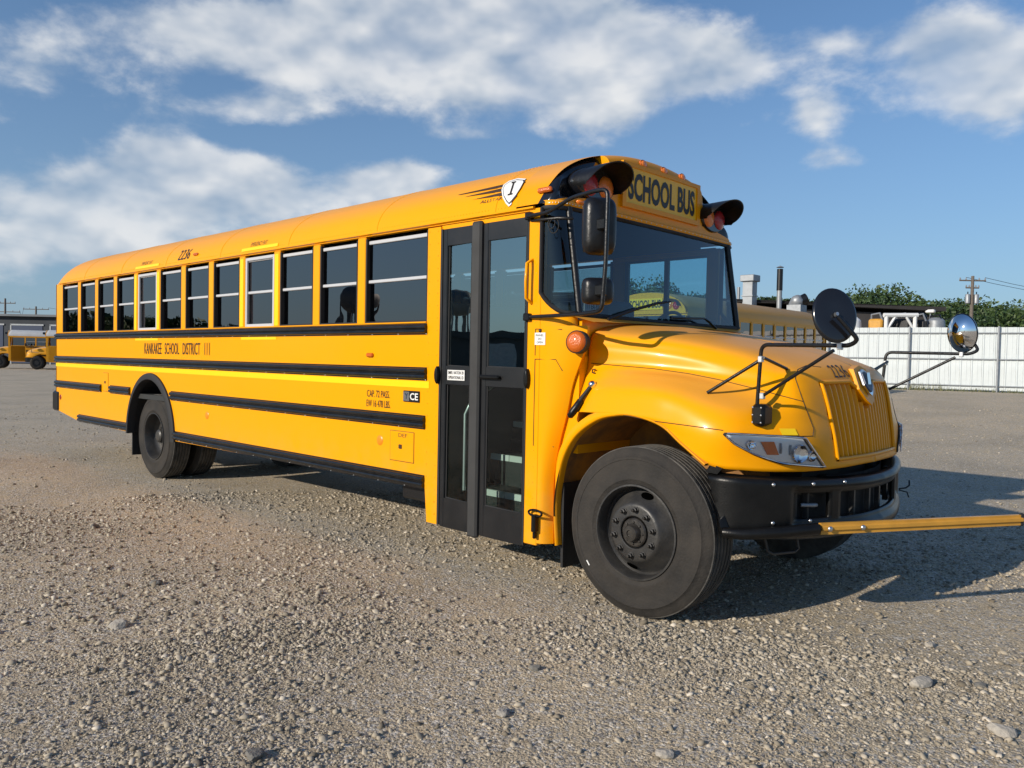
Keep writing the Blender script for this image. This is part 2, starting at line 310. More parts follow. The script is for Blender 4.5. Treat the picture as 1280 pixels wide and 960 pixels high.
def noise(nt, vec, sc, det=5, ro=.6, typ='ShaderNodeTexNoise'):
    n = N(nt, typ); n.inputs['Scale'].default_value = sc
    if typ == 'ShaderNodeTexNoise': n.inputs['Detail'].default_value = det; n.inputs['Roughness'].default_value = ro
    L(nt, vec, n.inputs['Vector']); return n
def ramp(nt, fac, stops):
    r = N(nt, 'ShaderNodeValToRGB'); e = r.color_ramp.elements
    while len(e) < len(stops): e.new(.5)
    for q, (p, c) in zip(e, stops): q.position = p; q.color = (*c, 1)
    L(nt, fac, r.inputs[0]); return r.outputs[0]
fine = noise(nt, OB, 55, 6, .75); midn = noise(nt, OB, 7, 5, .6); big = noise(nt, OB, .55, 5, .55); vor = noise(nt, OB, 62, typ='ShaderNodeTexVoronoi'); vor2 = noise(nt, OB, 150, typ='ShaderNodeTexVoronoi')
c1 = ramp(nt, fine.outputs[0], [(.26, (.24, .20, .145)), (.48, (.43, .37, .28)), (.74, (.60, .53, .41))])
c2 = ramp(nt, big.outputs[0], [(.30, (.78, .76, .73)), (.5, (1.04, 1.0, .94)), (.70, (1.22, 1.15, 1.05))])
x = N(nt, 'ShaderNodeMix', data_type='RGBA', blend_type='MULTIPLY'); x.inputs[0].default_value = 1; L(nt, c1, x.inputs[6]); L(nt, c2, x.inputs[7])
x2 = N(nt, 'ShaderNodeMix', data_type='RGBA'); vs = N(nt, 'ShaderNodeSeparateColor'); L(nt, vor.outputs['Color'], vs.inputs[0])
L(nt, mth(nt, 'MULTIPLY', mth(nt, 'GREATER_THAN', vs.outputs[0], .55), mth(nt, 'GREATER_THAN', midn.outputs[0], .44)), x2.inputs[0])
sc = ramp(nt, vs.outputs[1], [(0, (.22, .20, .175)), (.5, (.43, .39, .335)), (1, (.62, .57, .49))]); L(nt, x.outputs[2], x2.inputs[6]); L(nt, sc, x2.inputs[7])
v2s = N(nt, 'ShaderNodeSeparateColor'); L(nt, vor2.outputs['Color'], v2s.inputs[0]); gr_ = ramp(nt, v2s.outputs[0], [(0, (.62, .61, .60)), (.45, (.98, .98, .97)), (1, (1.36, 1.35, 1.33))])
x3 = N(nt, 'ShaderNodeMix', data_type='RGBA', blend_type='MULTIPLY'); x3.inputs[0].default_value = 1; L(nt, x2.outputs[2], x3.inputs[6]); L(nt, gr_, x3.inputs[7]); vor3 = noise(nt, OB, 5.5, typ='ShaderNodeTexVoronoi'); spk = mth(nt, 'MULTIPLY', mth(nt, 'LESS_THAN', vor3.outputs['Distance'], mth(nt, 'MULTIPLY', midn.outputs[0], .14)), .55)
x4 = N(nt, 'ShaderNodeMix', data_type='RGBA'); L(nt, spk, x4.inputs[0]); L(nt, x3.outputs[2], x4.inputs[6]); x4.inputs[7].default_value = (.13, .11, .085, 1); L(nt, x4.outputs[2], b.inputs['Base Color'])
h = mth(nt, 'ADD', mth(nt, 'MULTIPLY', vor.outputs['Distance'], -.55), mth(nt, 'ADD', mth(nt, 'MULTIPLY', vor2.outputs['Distance'], -.22), mth(nt, 'ADD', mth(nt, 'MULTIPLY', midn.outputs[0], .9), mth(nt, 'MULTIPLY', fine.outputs[0], .5))))
bm = N(nt, 'ShaderNodeBump'); bm.inputs['Strength'].default_value = .55; bm.inputs['Distance'].default_value = .022; L(nt, h, bm.inputs['Height']); L(nt, bm.outputs[0], b.inputs['Normal'])
b.inputs['Specular IOR Level'].default_value = .2
g_ = put('ground', mb, 'gravel_ground', smooth=180, fix=False); g_['kind'] = 'structure'
# loose gravel: real little stones over the near part of the lot
def stone_template():
    p = (1+5**.5)/2; v = np.array([(-1, p, 0), (1, p, 0), (-1, -p, 0), (1, -p, 0), (0, -1, p), (0, 1, p), (0, -1, -p), (0, 1, -p), (p, 0, -1), (p, 0, 1), (-p, 0, -1), (-p, 0, 1)])/math.hypot(1, p)
    f = [(0, 11, 5), (0, 5, 1), (0, 1, 7), (0, 7, 10), (0, 10, 11), (1, 5, 9), (5, 11, 4), (11, 10, 2), (10, 7, 6), (7, 1, 8), (3, 9, 4), (3, 4, 2), (3, 2, 6), (3, 6, 8), (3, 8, 9), (4, 9, 5), (2, 4, 11), (6, 2, 10), (8, 6, 7), (9, 8, 1)]
    return v, np.array(f)
def gravel(name, n, rmin, rmax, smin, smax, colour_seed, aw):
    tv, tf = stone_template(); r = np.random.default_rng(colour_seed)
    m = n*3; ang = YAW+r.uniform(-aw, aw, m); rad = np.sqrt(rmin**2+(rmax**2-rmin**2)*r.random(m))
    x = CAM[0]+rad*np.cos(ang); y = CAM[1]+rad*np.sin(ang)
    patch = np.sin(x*1.7+2*np.sin(y*.9))+np.sin(y*2.3+1.5*np.sin(x*1.1+1))+.8*np.sin((x*1.3-y*1.9)*1.4)
    keep = r.random(m) < np.clip(.52+.26*patch, .12, 1); x, y = x[keep][:n], y[keep][:n]; n = len(x)
    s = smin*np.exp(r.exponential(.40, n)); s = np.minimum(s, smax)
    V = tv[None]*(1+r.uniform(-.38, .30, (n, 12, 1)))*np.stack([r.uniform(.8, 1.35, n), r.uniform(.7, 1.1, n), r.uniform(.42, .78, n)], 1)[:, None]*s[:, None, None]
    a = r.uniform(0, 6.283, n); ca, sa = np.cos(a)[:, None], np.sin(a)[:, None]; ti = r.normal(0, .35, (n, 1))
    X = V[..., 0]*ca-V[..., 1]*sa; Y = V[..., 0]*sa+V[..., 1]*ca; Z = V[..., 2]+ti*X
    P = np.stack([X+x[:, None], Y+y[:, None], Z+(gz(x, y)+s*r.uniform(-.05, .22, n))[:, None]], -1).reshape(-1, 3)
    F = (tf[None]+12*np.arange(n)[:, None, None]).reshape(-1, 3)
    me = bpy.data.meshes.new(name); me.vertices.add(len(P)); me.vertices.foreach_set('co', P.ravel()); me.loops.add(len(F)*3); me.loops.foreach_set('vertex_index', F.ravel().astype(np.int32))
    me.polygons.add(len(F)); me.polygons.foreach_set('loop_start', np.arange(0, len(F)*3, 3, dtype=np.int32)); me.update(calc_edges=True); me.validate()
    me.materials.append(MATS['gravel_stone']); o = bpy.data.objects.new(name, me); COL.objects.link(o); o['kind'] = 'stuff'
    tag(o, {3: 'fine loose crushed stone on the open ground before the bus', 4: 'loose crushed stone around and under the bus', 6: 'sparse loose stones farther out on the lot'}[colour_seed], 'gravel'); return o
m = mat('gravel_stone', (.3, .28, .25), .9, spec=.2); nt = m.node_tree; b = nt.nodes['Principled BSDF']; g = N(nt, 'ShaderNodeNewGeometry')
L(nt, ramp(nt, g.outputs['Random Per Island'], [(0, (.16, .135, .10)), (.25, (.30, .258, .195)), (.75, (.42, .365, .28)), (.95, (.50, .44, .35)), (1, (.62, .555, .46))]), b.inputs['Base Color'])
gravel('loose_gravel', 78000, 1.9, 4.7, .0038, .019, 3, .80)
gravel('loose_gravel', 40000, 4.3, 9.5, .006, .024, 4, .80)
gravel('loose_gravel', 11000, 8.0, 26, .008, .024, 6, .80)

# ------------------------------------------------------------------ the school bus
BUS = thing('school_bus', 'long yellow school bus parked side-on in front, numbered 2236, with open wheel arches', 'school bus', (-5, 1.22, 0))
Y0 = 0.
# roof section: angle a 0..pi from right wall to left wall
ZR, BR, NR = 2.59, .54, 2.12
def sgnpow(v, p): return np.sign(v)*np.abs(v)**p
def roof_yz(a): return 1.22-1.22*sgnpow(np.cos(a), 2/NR), ZR+BR*np.abs(np.sin(a))**(2/NR)
def roof_y(z):      # right side y for a height z
    s = np.clip((z-ZR)/BR, 0, 1)
    return 1.22-1.22*(1-s**NR)**(1/NR)
# --- lower side panels with the rear wheel arch
XR, XA, RXA, RZA = -10.88, -7.27, .665, .72
def side_panel():
    arch = [(XA-RXA*math.cos(t), .53+(RZA)*math.sin(t)) for t in np.linspace(0, math.pi, 25)]
    return [(XR, .664), (-9.86, .545)]+arch+[(-1.98, .545), (-1.955, .285), (-1.835, .285), (-1.835, 2.575), (-1.985, 2.575), (-1.985, 1.848), (XR, 1.848)]
body, _ = both('side_panel', MB().prism(side_panel(), 'y', 0, .03), 'yellow', BUS)
_.data = _.data
# --- roof, rear end
A_ = np.linspace(0, math.pi, 41)
ya, za = roof_yz(A_)
rows = []
for xx in np.concatenate([np.linspace(-10.35, -1.05, 15)]): rows.append(np.stack([np.full_like(ya, xx), ya, za], -1))
roof = put('roof', MB().grid(rows), 'yellow', BUS, smooth=40)
# roof bows: raised seam bands
for xx in np.arange(-9.66, -1.2, 1.396):
    k = np.stack([np.array([np.stack([np.full_like(ya, xx+d), 1.22+(ya-1.22)*(1+e), ZR+(za-ZR)*(1+e)], -1) for d, e in ((-.035, .0005), (-.033, .003), (.033, .003), (.035, .0005))])], 0)[0]
    put('roof_seam', MB().grid(k), 'yellow', BUS, smooth=40)
wv = np.linspace(0, math.pi/2, 13)
def cap_cols(xf_fn, xb, n, zb, cols, sweep):
    P = []
    for y_, z_ in cols:
        xf = xf_fn(y_); zz = max(z_, zb+.004); P.append([(xb+(xf-xb)*np.cos(t)**(2/n), y_, zb+(zz-zb)*np.sin(t)**(2/n)) for t in sweep])
    return P
rear = cap_cols(lambda y: XR+.10*abs((y-1.22)/1.22)**6, -10.35, 2.6, 2.60, list(zip(ya, za)), wv)
put('rear_cap', MB().grid(rear), 'yellow', roof, smooth=40)
rw = MB().prism([(0.0, .654), (W, .654), (W, 2.60), (0, 2.60)], 'x', XR+.002, XR+.03)
put('rear_wall', rw, 'yellow', BUS)
rb_ = put('rear_bumper', MB().bbox((XR-.12, -.02, .64), (XR+.16, W+.02, .95), .03), 'bumper_black', BUS)
# --- window belt: posts, sashes
X0P, PITCHW, PW = -9.8398, .698, .115
ZS, ZT = 1.848, 2.566
posts = [X0P+PITCHW*i for i in range(11)]
EXIT = (4, 8)          # windows counted from the rear
wins = [(-10.575, posts[0]-PW/2)]+[(posts[i]+PW/2, posts[i+1]-PW/2) for i in range(10)]+[(posts[10]+PW/2, -1.985)]
put('window_post', MB().box((XR, .0, ZS), (-10.575, .05, ZT+.02)), 'yellow', BUS); put('window_post', flip(MB().box((XR, .0, ZS), (-10.575, .05, ZT+.02))), 'yellow', BUS)
for i, xp in enumerate(posts):
    tp = (i in (3, 4, 7, 8))
    pm = MB().bbox((xp-PW/2, .0, ZS), (xp+PW/2, .05, ZT+.02), .008)
    for f_ in (pm, flip(pm)):
        o = put('window_post', f_, 'yellow', BUS)
        if tp:
            q = MB().box((xp-.035, -.0035, ZS+.01), (xp+.035, .002, ZT-.01)); put('reflective_tape', q if f_ is pm else flip(q), 'tape', o)
def bus_window(x0, x1, side, exit_):
    T = (lambda m: m) if side == 0 else flip
    mid = 2.205
    fr = MB()
    t_ = .018
    y0, y1 = (.030 if exit_ else .003), .050
    fr.box((x0, y0, ZS), (x0+t_, y1, ZT)).box((x1-t_, y0, ZS), (x1, y1, ZT)).box((x0+t_, y0, ZS), (x1-t_, y1, ZS+.018))
    wf = put('window', T(fr), 'alu' if exit_ else 'rubber', BUS)
    put('sash_rail', T(MB().bbox((x0+t_, .022, mid-.013), (x1-t_, .046, mid+.013), .004)), 'white_frame', wf)
    put('sash_rail', T(MB().bbox((x0+t_, .022, ZT-.046), (x1-t_, .046, ZT-.016), .004)), 'white_frame', wf)
    put('upper_pane', T(MB().box((x0+t_, .034, mid+.013), (x1-t_, .037, ZT-.05))), 'glass_left' if side else 'glass_tint', wf)
    put('lower_pane', T(MB().box((x0+t_, .044, ZS+.018), (x1-t_, .047, mid-.013))), 'glass_left' if side else 'glass_tint', wf)
    if exit_:
        q = MB()
        q.bbox((x0+.004, .006, ZS+.004), (x0+.036, .029, ZT-.004), .004).bbox((x1-.036, .006, ZS+.004), (x1-.004, .029, ZT-.004), .004).bbox((x0+.036, .006, ZS+.004), (x1-.036, .029, ZS+.034), .004).bbox((x0+.036, .006, ZT-.036), (x1-.036, .029, ZT-.004), .004)
        put('exit_frame', T(q), 'white_frame', wf)
for side in (0, 1):
    for i, (a, c) in enumerate(wins): bus_window(a, c, side, i in EXIT and side == 0)
# header above the windows, rain gutter, sill
hd = MB().box((XR, .0, ZT+.02), (-.80, .05, ZR+.01)); both('window_header', hd, 'yellow', BUS)
gut = MB().prism([(.0, 2.592), (-.022, 2.600), (-.022, 2.612), (.0, 2.618)], 'x', -10.7, -.87); both('rain_gutter', gut, 'yellow', BUS)
both('window_sill', MB().prism([(.0, 1.842), (-.012, 1.844), (-.012, 1.853), (.028, 1.858), (.028, 1.842)], 'x', XR+.02, -1.985), 'yellow', BUS)
# --- rub rails: ribbed black pressings
def railprof(z0, z1, d=.030):
    hh = z1-z0; p = [(0, z0)]; n = 2
    p += [(-.006, z0), (-.006, z0+.008)]
    for k in range(n):
        a = z0+.008+(hh-.016)*k/n; b2 = z0+.008+(hh-.016)*(k+1)/n; m_ = b2-a
        p += [(-d*.45, a+m_*.05), (-d*.82, a+m_*.16), (-d, a+m_*.36), (-d, a+m_*.64), (-d*.82, a+m_*.84), (-d*.45, a+m_*.95)]
    p += [(-.006, z1-.008), (-.006, z1), (0, z1)]
    return p
RAILS = [(1.752, 1.838, [(XR-.004, -1.98)]), (1.392, 1.496, [(XR-.004, -1.975)]), (1.008, 1.118, [(XR-.004, -8.93), (-8.60, -7.90), (-6.66, -1.985)]), (.538, .648, [(-9.84, -7.96), (-6.575, -1.985)])]
for z0, z1, sp in RAILS:
    for a, c in sp:
        r1, r2 = both('rub_rail', MB().prism(railprof(z0, z1), 'x', a, c), 'rail_black', BUS, smooth=50)
        bl = MB()
        for xx in np.arange(a+.15, c, .35): bl.dome((xx, -.006, z0+.004), (0, -1, 0), .006, .004, 6, 2)
        put('rail_rivets', bl, 'steel', r1, kind='stuff')
# reflective tape
both('reflective_tape', MB().box((XR+.01, -.0035, 1.332), (-1.945, .003, 1.386)), 'tape', BUS)
for i in EXIT:
    a, c = wins[i]
    put('reflective_tape', MB().box((a-.06, -.0035, 1.722), (c+.06, .003, 1.748)), 'tape', BUS)
    z0 = 2.632; v = [(xx, float(roof_y(zz))-.0045, zz) for zz in (z0, z0+.032) for xx in (a-.07, c+.07)]
    put('reflective_tape', MB().add(v, [(0, 1, 3, 2)]), 'tape', BUS, fix=False)
    put('exit_lettering', text_side('EMERGENCY EXIT', a+.10, 2.675, c-a-.26, .042, lambda z: float(roof_y(z))-.005, .0), 'letter_brown', BUS, fix=False)
# wheel-arch rubber lip at the rear
def archlip(cx, cz, rx, rz, wd, t0=-.02, t1=math.pi+.02):
    P = []
    for t in np.linspace(t0, t1, 33):
        cs, sn = math.cos(t), math.sin(t); row = []
        for e, yy in ((-.004, .06), (-.004, -.02), (.0, -.034), (wd*.5, -.036), (wd, -.020), (wd+.004, .002)):
            row.append((cx-(rx+e)*cs, yy, cz+(rz+e)*sn))
        P.append(row)
    return MB().grid(P)
both('arch_trim', archlip(XA, .53, RXA-.01, RZA-.01, .075), 'rubber', BUS, smooth=50)
both('wheel_well', MB().grid([[(XA-(RXA-.005)*math.cos(t), yy, .53+(RZA-.005)*math.sin(t)) for yy in (.03, .75)] for t in np.linspace(0, math.pi, 20)]), 'underbody', BUS)
both('mud_flap', MB().box((XA-.735, .06, .22), (XA-.715, .62, .62)), 'rubber', BUS)
# --- lettering on the side
fy = lambda z: -.0042
for wd_, ua, ub in (('KANKAKEE', 180.8, 202.1), ('SCHOOL', 206.2, 224.0), ('DISTRICT', 228.6, 250.4), ('111', 256.0, 262.2)):
    xa_, xb_ = on(ua, 435, y=0)[0], on(ub, 435, y=0)[0]; put('district_lettering', text_side(wd_, xa_, 1.556, xb_-xa_, .135, fy), 'letter', BUS, fix=False)
put('number_lettering', text_side('2236', -6.52, 2.658, .30, .125, lambda z: float(roof_y(z))-.005), 'letter', BUS, fix=False)
put('capacity_lettering', text_side('CAP. 72 PASS.', -2.75, 1.232, .31, .058, fy), 'letter', BUS, fix=False)
put('capacity_lettering', text_side('EW 16 478 LBS.', -2.755, 1.150, .325, .058, fy), 'letter', BUS, fix=False)
ce = put('model_badge', MB().bbox((-2.255, -.010, 1.215), (-2.055, .002, 1.305), .003), 'gloss_black', BUS)
put('badge_field', MB().box((-2.250, -.0125, 1.222), (-2.175, -.008, 1.298)), 'chrome_soft', ce)
put('badge_lettering', text_side('CE', -2.165, 1.232, .100, .056, lambda z: -.0125, .02), 'white', ce, fix=False)
put('badge_lettering', text_side('Y', -2.228, 1.238, .035, .046, lambda z: -.0140, .02), 'navy', ce, fix=False)
# winged shield on the roof side
rmb = MB().grid(rows); BVH_ROOF = BVHTree.FromPolygons([Vector(q) for q in rmb.v], rmb.f)
def roof_at(zx, zy, lift):
    d = Vector(ray(540+zx/6.4, 190+zy/6.4)).normalized(); p, n, i, t = BVH_ROOF.ray_cast(Vector(CAM), d)
    if n.dot(d) > 0: n = -n
    return p+n*lift
def roof_quad(q, lift, nu=6, nv=3):
    tl, tr, br, bl = [np.array(c, float) for c in q]
    return MB().grid([[tuple(roof_at(*((tl*(1-u)+tr*u)*(1-v)+(bl*(1-u)+br*u)*v), lift)) for v in np.linspace(0, 1, nv)] for u in np.linspace(0, 1, nu)])
for q in (((205, 346), (575, 262), (570, 284), (232, 345)), ((260, 362), (566, 292), (562, 320), (290, 358)), ((318, 386), (562, 326), (566, 352), (350, 380)), ((764, 228), (822, 222), (810, 240), (757, 248)), ((750, 262), (798, 252), (782, 274), (738, 284)), ((730, 298), (768, 288), (752, 310), (716, 320)), ((708, 334), (740, 324), (724, 346), (694, 356))):
    put('wing_stripe', roof_quad(q, .004), 'letter_brown', BUS, fix=False)
v, f = text('ALLSTAR', 1, 1, .0); tl, tr, br, bl = [np.array(c, float) for c in ((397, 390), (568, 360), (560, 384), (385, 416))]
put('emblem_lettering', MB().add([tuple(roof_at(*((bl*(1-p[0])+br*p[0])*(1-p[1])+(tl*(1-p[0])+tr*p[0])*p[1]), .004)) for p in v], f), 'letter_brown', BUS, fix=False)
def shield(sc, lift):
    out = np.array([(560, 310), (575, 270), (620, 238), (690, 217), (758, 221), (765, 236), (737, 290), (692, 360), (642, 420), (620, 440), (596, 415), (570, 368)], float); c = np.array([645, 310.]); n = len(out); v = []; K = 6
    for k in range(K):
        for q in c+(out-c)*sc*(1-k/(K-1)*.98): v.append(tuple(roof_at(*q, lift)))
    return MB().add(v, [(k*n+i, k*n+(i+1) % n, (k+1)*n+(i+1) % n, (k+1)*n+i) for k in range(K-1) for i in range(n)]+[tuple((K-1)*n+i for i in range(n))])
sh = put('shield_emblem', shield(1.0, .008), 'white', BUS, fix=False)
put('shield_border', shield(.86, .011), 'navy', sh, fix=False); put('shield_field', shield(.78, .014), 'white', sh, fix=False)
for q in (((648, 255), (682, 248), (678, 258), (644, 265)), ((656, 262), (670, 259), (644, 345), (630, 348)), ((618, 348), (656, 340), (652, 350), (614, 358))): put('shield_letter', roof_quad(q, .017, 3, 3), 'letter', sh, fix=False)
# small side lamps, reflectors, hatches
def marker(x, z, w_=.085, h_=.035, mtl='red_dark', yb=0.):
    return put('side_marker_lamp', MB().bbox((x-w_/2, yb-.022, z-h_/2), (x+w_/2, yb+.004, z+h_/2), .009), mtl, BUS)
marker(-6.05, 2.695, .10, .03, 'orange_lens', float(roof_y(2.695))); marker(-2.71, 1.585, .085, .035, 'orange_lens'); 
mk_ = put('side_marker_lamp', MB().bbox((-.86, -.028+float(roof_y(2.715)), 2.700), (-.735, .03, 2.735), .01), 'orange_lens', BUS)
for x_, z_, m_ in ((-10.66, .86, 'red_dark'), (-5.72, .885, 'orange_dot'), (-2.565, .875, 'orange_dot')):
    put('side_reflector', MB().dome((x_, -.001, z_), (0, -1, 0), .042, .008, 16, 3), m_, BUS, smooth=40)
def hatch(x0, z0, x1, z1):
    h_ = put('access_hatch', MB().bbox((x0, -.006, z0), (x1, .004, z1), .003), 'yellow', BUS)
    g = .004; put('hatch_gap', MB().box((x0-g, -.0025, z0-g), (x1+g, .002, z1+g)), 'letter_brown', h_)
    put('hatch_latch', MB().bbox((x0*.55+x1*.45-.02, -.013, (z0+z1)/2-.02), (x0*.55+x1*.45+.02, -.003, (z0+z1)/2+.015), .004), 'letter_brown', h_)
hatch(-2.42, .73, -2.12, .97); hatch(-8.86, 1.03, -8.68, 1.28)
put('hatch_lettering', text_side('DEF', -2.31, .925, .11, .03, lambda z: -.0075), 'letter_brown', BUS, fix=False)
# rivets along the seams
rv = MB()
for xx in np.arange(-10.5, -.95, .033):
    z_ = 2.638; rv.dome((xx, float(roof_y(z_)), z_), (0, -1, .1), .005, .003, 5, 2)
for zz in np.arange(.36, 2.55, .095):
    for xx in (-1.965, -1.865): rv.dome((xx if zz > .53 else -1.86-.04*(zz-.3), 0, zz), (0, -1, 0), .006, .004, 5, 2)
for xs_ in np.arange(-9.66, -1.2, 1.396):
    for t in np.linspace(.5, 1.6, 26):
        y_, z_ = roof_yz(t)
        for d in (-.05, .05): rv.dome((xs_+d, float(y_), float(z_)), (0, float(y_)-1.22, float(z_)-ZR), .005, .003, 5, 2)
for i in range(-1, 11):
    xx = (posts[i] if i >= 0 else -10.54)
    for zz in np.arange(.62, 1.74, .085):
        if abs(xx-XA) < .8 and zz < 1.35 or any(a <= zz <= c for a, c, _s in RAILS): continue
        for d in (-.03, .03): rv.dome((xx+d, 0, zz), (0, -1, 0), .004, .0015, 5, 2)
put('panel_rivets', rv, 'yellow', BUS, kind='stuff')

# --- front end: plan of the cab front (windscreen ring)
def ringx(y, z):
    """x of the cab front at a given y (0..W) and height"""
    yy = min(y, W-y); lean = -.115*(z-1.87)/.73
    if yy >= .12: return -.548-.022*((1.22-yy)/1.10)**2+lean
    xs_ = -.570+lean; k = (.12-yy)/.12
    return -.80+(xs_+.80)*math.sqrt(max(0, 1-k**2.4))
# ring of points from right rear edge round to the left
RY = sorted(set([.12*(1-math.cos(t)) for t in np.linspace(0, math.pi/2, 9)]+list(np.linspace(.12, W-.12, 25))+[W-.12*(1-math.cos(t)) for t in np.linspace(0, math.pi/2, 9)]))
# cap above the windscreen
ZC = 2.625
cols = []
for t in np.linspace(0, math.pi, 61): cols.append(tuple(float(q) for q in roof_yz(t)))
YB = .58          # edge of the black lamp field, from the side wall
ys_ = [c[0] for c in cols]
for tgt in (YB, W-YB):
    i = int(np.argmin([abs(y-tgt) for y in ys_])); s_ = 1-(abs(tgt-1.22)/1.22)**NR; cols[i] = (tgt, ZR+BR*s_**(1/NR)); ys_[i] = tgt
sweep = [0, .0006, .0016]+list(np.linspace(.03, math.pi/2, 30)**1.0); KW = 27
P = np.array(cap_cols(lambda y: ringx(y, 2.62), -1.05, 8.0, ZC, cols, sweep))
PK = np.array(cap_cols(lambda y: ringx(y, 2.62)-.075*min(1, max(0, min(y, W-y)-.02)/.16), -1.05, 6.0, ZC, cols, sweep)); PK[:, 2] = P[:, 2]; PK[:, KW-1:] = P[:, KW-1:]
i0, i1 = ys_.index(YB), ys_.index(W-YB)
yc = MB(); bk = [MB(), MB()]
yc.grid(P[:, :3])                       # yellow lip along the bottom
yc.grid(P[:, KW-1:])                    # yellow behind the black field
yc.grid(P[i0:i1+1, 2:KW])
bk[0].grid(PK[:i0+1, 2:KW]); bk[1].grid(PK[i1:, 2:KW])
for i_ in (i0, i1): yc.grid([PK[i_, 2:KW], P[i_, 2:KW]])
cap = put('front_cap', yc, 'yellow_cap', BUS, smooth=45)
lipm = MB().grid([[(q[0]+.012, q[1], ZC-.02), (q[0]+.018, q[1], ZC-.012), (q[0]+.018, q[1], ZC+.012), (q[0]+.002, q[1], ZC+.02)] for q in P[:, 0]])
put('cap_lip', lipm, 'yellow_cap', cap, smooth=45)
rv = MB()
for k in range(2, 60, 1):
    q = P[k, 0]; rv.dome((q[0]+.018, q[1], ZC), (1, 0, 0), .005, .004, 5, 2)
put('cap_rivets', rv, 'steel', cap, kind='stuff')
for k in (0, 1): put('lamp_field', bk[k], 'gloss_black', cap, smooth=45)
# destination sign
SX = ringx(1.22, 2.62)+.004
def capx(y, z): return ringx(y, 2.62)
sg = put('sign_panel', MB().grid([[(capx(y, z)+.012, y, z) for z in (2.735, 3.000)] for y in np.linspace(.745, 1.735, 13)]), 'sign_yellow', BUS, fix=False)
fr = MB()
for (a, c) in (((.70, 2.70), (1.78, 2.735)), ((.70, 3.0), (1.78, 3.03))):
    for j in range(12):
        ya_, yb_ = a[0]+(c[0]-a[0])*j/12, a[0]+(c[0]-a[0])*(j+1)/12
        fr.add([(capx(ya_, 0)+d, ya_, z) for d in (.0, .022) for z in (a[1], c[1])]+[(capx(yb_, 0)+d, yb_, z) for d in (.0, .022) for z in (a[1], c[1])], [(0, 1, 3, 2), (4, 6, 7, 5), (2, 3, 7, 6), (1, 5, 7, 3), (0, 2, 6, 4)])
for ya_ in (.70, 1.735): fr.box((capx(ya_, 0)-.01, ya_, 2.735), (capx(ya_, 0)+.022, ya_+.045, 3.0))
put('sign_frame', fr, 'yellow_cap', sg)
v, f = text('SCHOOL BUS', .93, .205, .035)
put('sign_lettering', MB().add([(capx(.775+p[0], 0)+.0145, .775+p[0], 2.763+p[1]) for p in v], f), 'letter', sg, fix=False)
# clearance lamps
for y_ in (1.0, 1.285, 1.555):
    z_ = 3.062
    cl = put('clearance_lamp', MB().lathe([(.0, .012), (.022, .010), (.034, .004), (.038, -.01)], 16, Matrix.Translation((capx(y_, 0)-.012, y_, z_))@Matrix.Rotation(R_(80), 4, 'Y')@Matrix.Diagonal((.75, 1.0, 1, 1))), 'amber_lens', BUS, smooth=60)
    put('lamp_base', MB().lathe([(.043, .0), (.043, -.02)], 16, Matrix.Translation((capx(y_, 0)-.012, y_, z_))@Matrix.Rotation(R_(80), 4, 'Y')@Matrix.Diagonal((.75, 1.0, 1, 1))), 'orange_lens', cl)
for y_ in (.33, .24):
    put('clearance_lamp', MB().dome((ringx(y_, 2.62)+.012, y_, 2.655), (1, -.2, 0), .04, .02, 12, 3, ry=.018), 'amber_lens', BUS, smooth=60)
put('antenna', MB().tube([(-1.15, 1.55, 3.11), (-1.17, 1.53, 3.27)], .004, 6), 'alu', BUS)
# warning lamps: red outside, amber inside, under one black visor
def warn(side):
    T = (lambda m: m) if side == 0 else flip
    c = .415; hb = MB()
    zc = 2.800
    # housing
    bx = ringx(c, 2.62)-.078
    hs = put('warning_lamp_housing', T(MB().lathe([(.0, .10), (.178, .10), (.192, .085), (.196, .0)], 28, Matrix.Translation((bx, c, zc))@Matrix.Rotation(R_(90), 4, 'Y')@Matrix.Diagonal((.63, 1.06, 1, 1)))), 'gloss_black', BUS, smooth=50)
    for y_, m_ in ((c-.088, 'red_lens'), (c+.088, 'amber_lens')):
        put('warning_lamp', T(MB().lathe([(.0, .128), (.045, .124), (.075, .112), (.083, .098)], 24, Matrix.Translation((bx, y_, zc-.008))@Matrix.Rotation(R_(90), 4, 'Y'))), m_, hs, smooth=60)
    P = []
    for t in np.linspace(-.30, math.pi+.30, 31):
        cy, sz = math.cos(t), math.sin(t); dep = .05+.15*max(0, sz+.2)**.7
        P.append([(bx+.03, c-.205*cy, zc+.118*sz), (bx+.10+dep*.6, c-.212*cy, zc+.124*sz+.002), (bx+.10+dep, c-.216*cy, zc+.127*sz), (bx+.10+dep-.004, c-.208*cy, zc+.119*sz), (bx+.03, c-.197*cy, zc+.110*sz)])
    put('visor', T(MB().grid(P)), 'black', hs, smooth=50)
warn(0); warn(1)
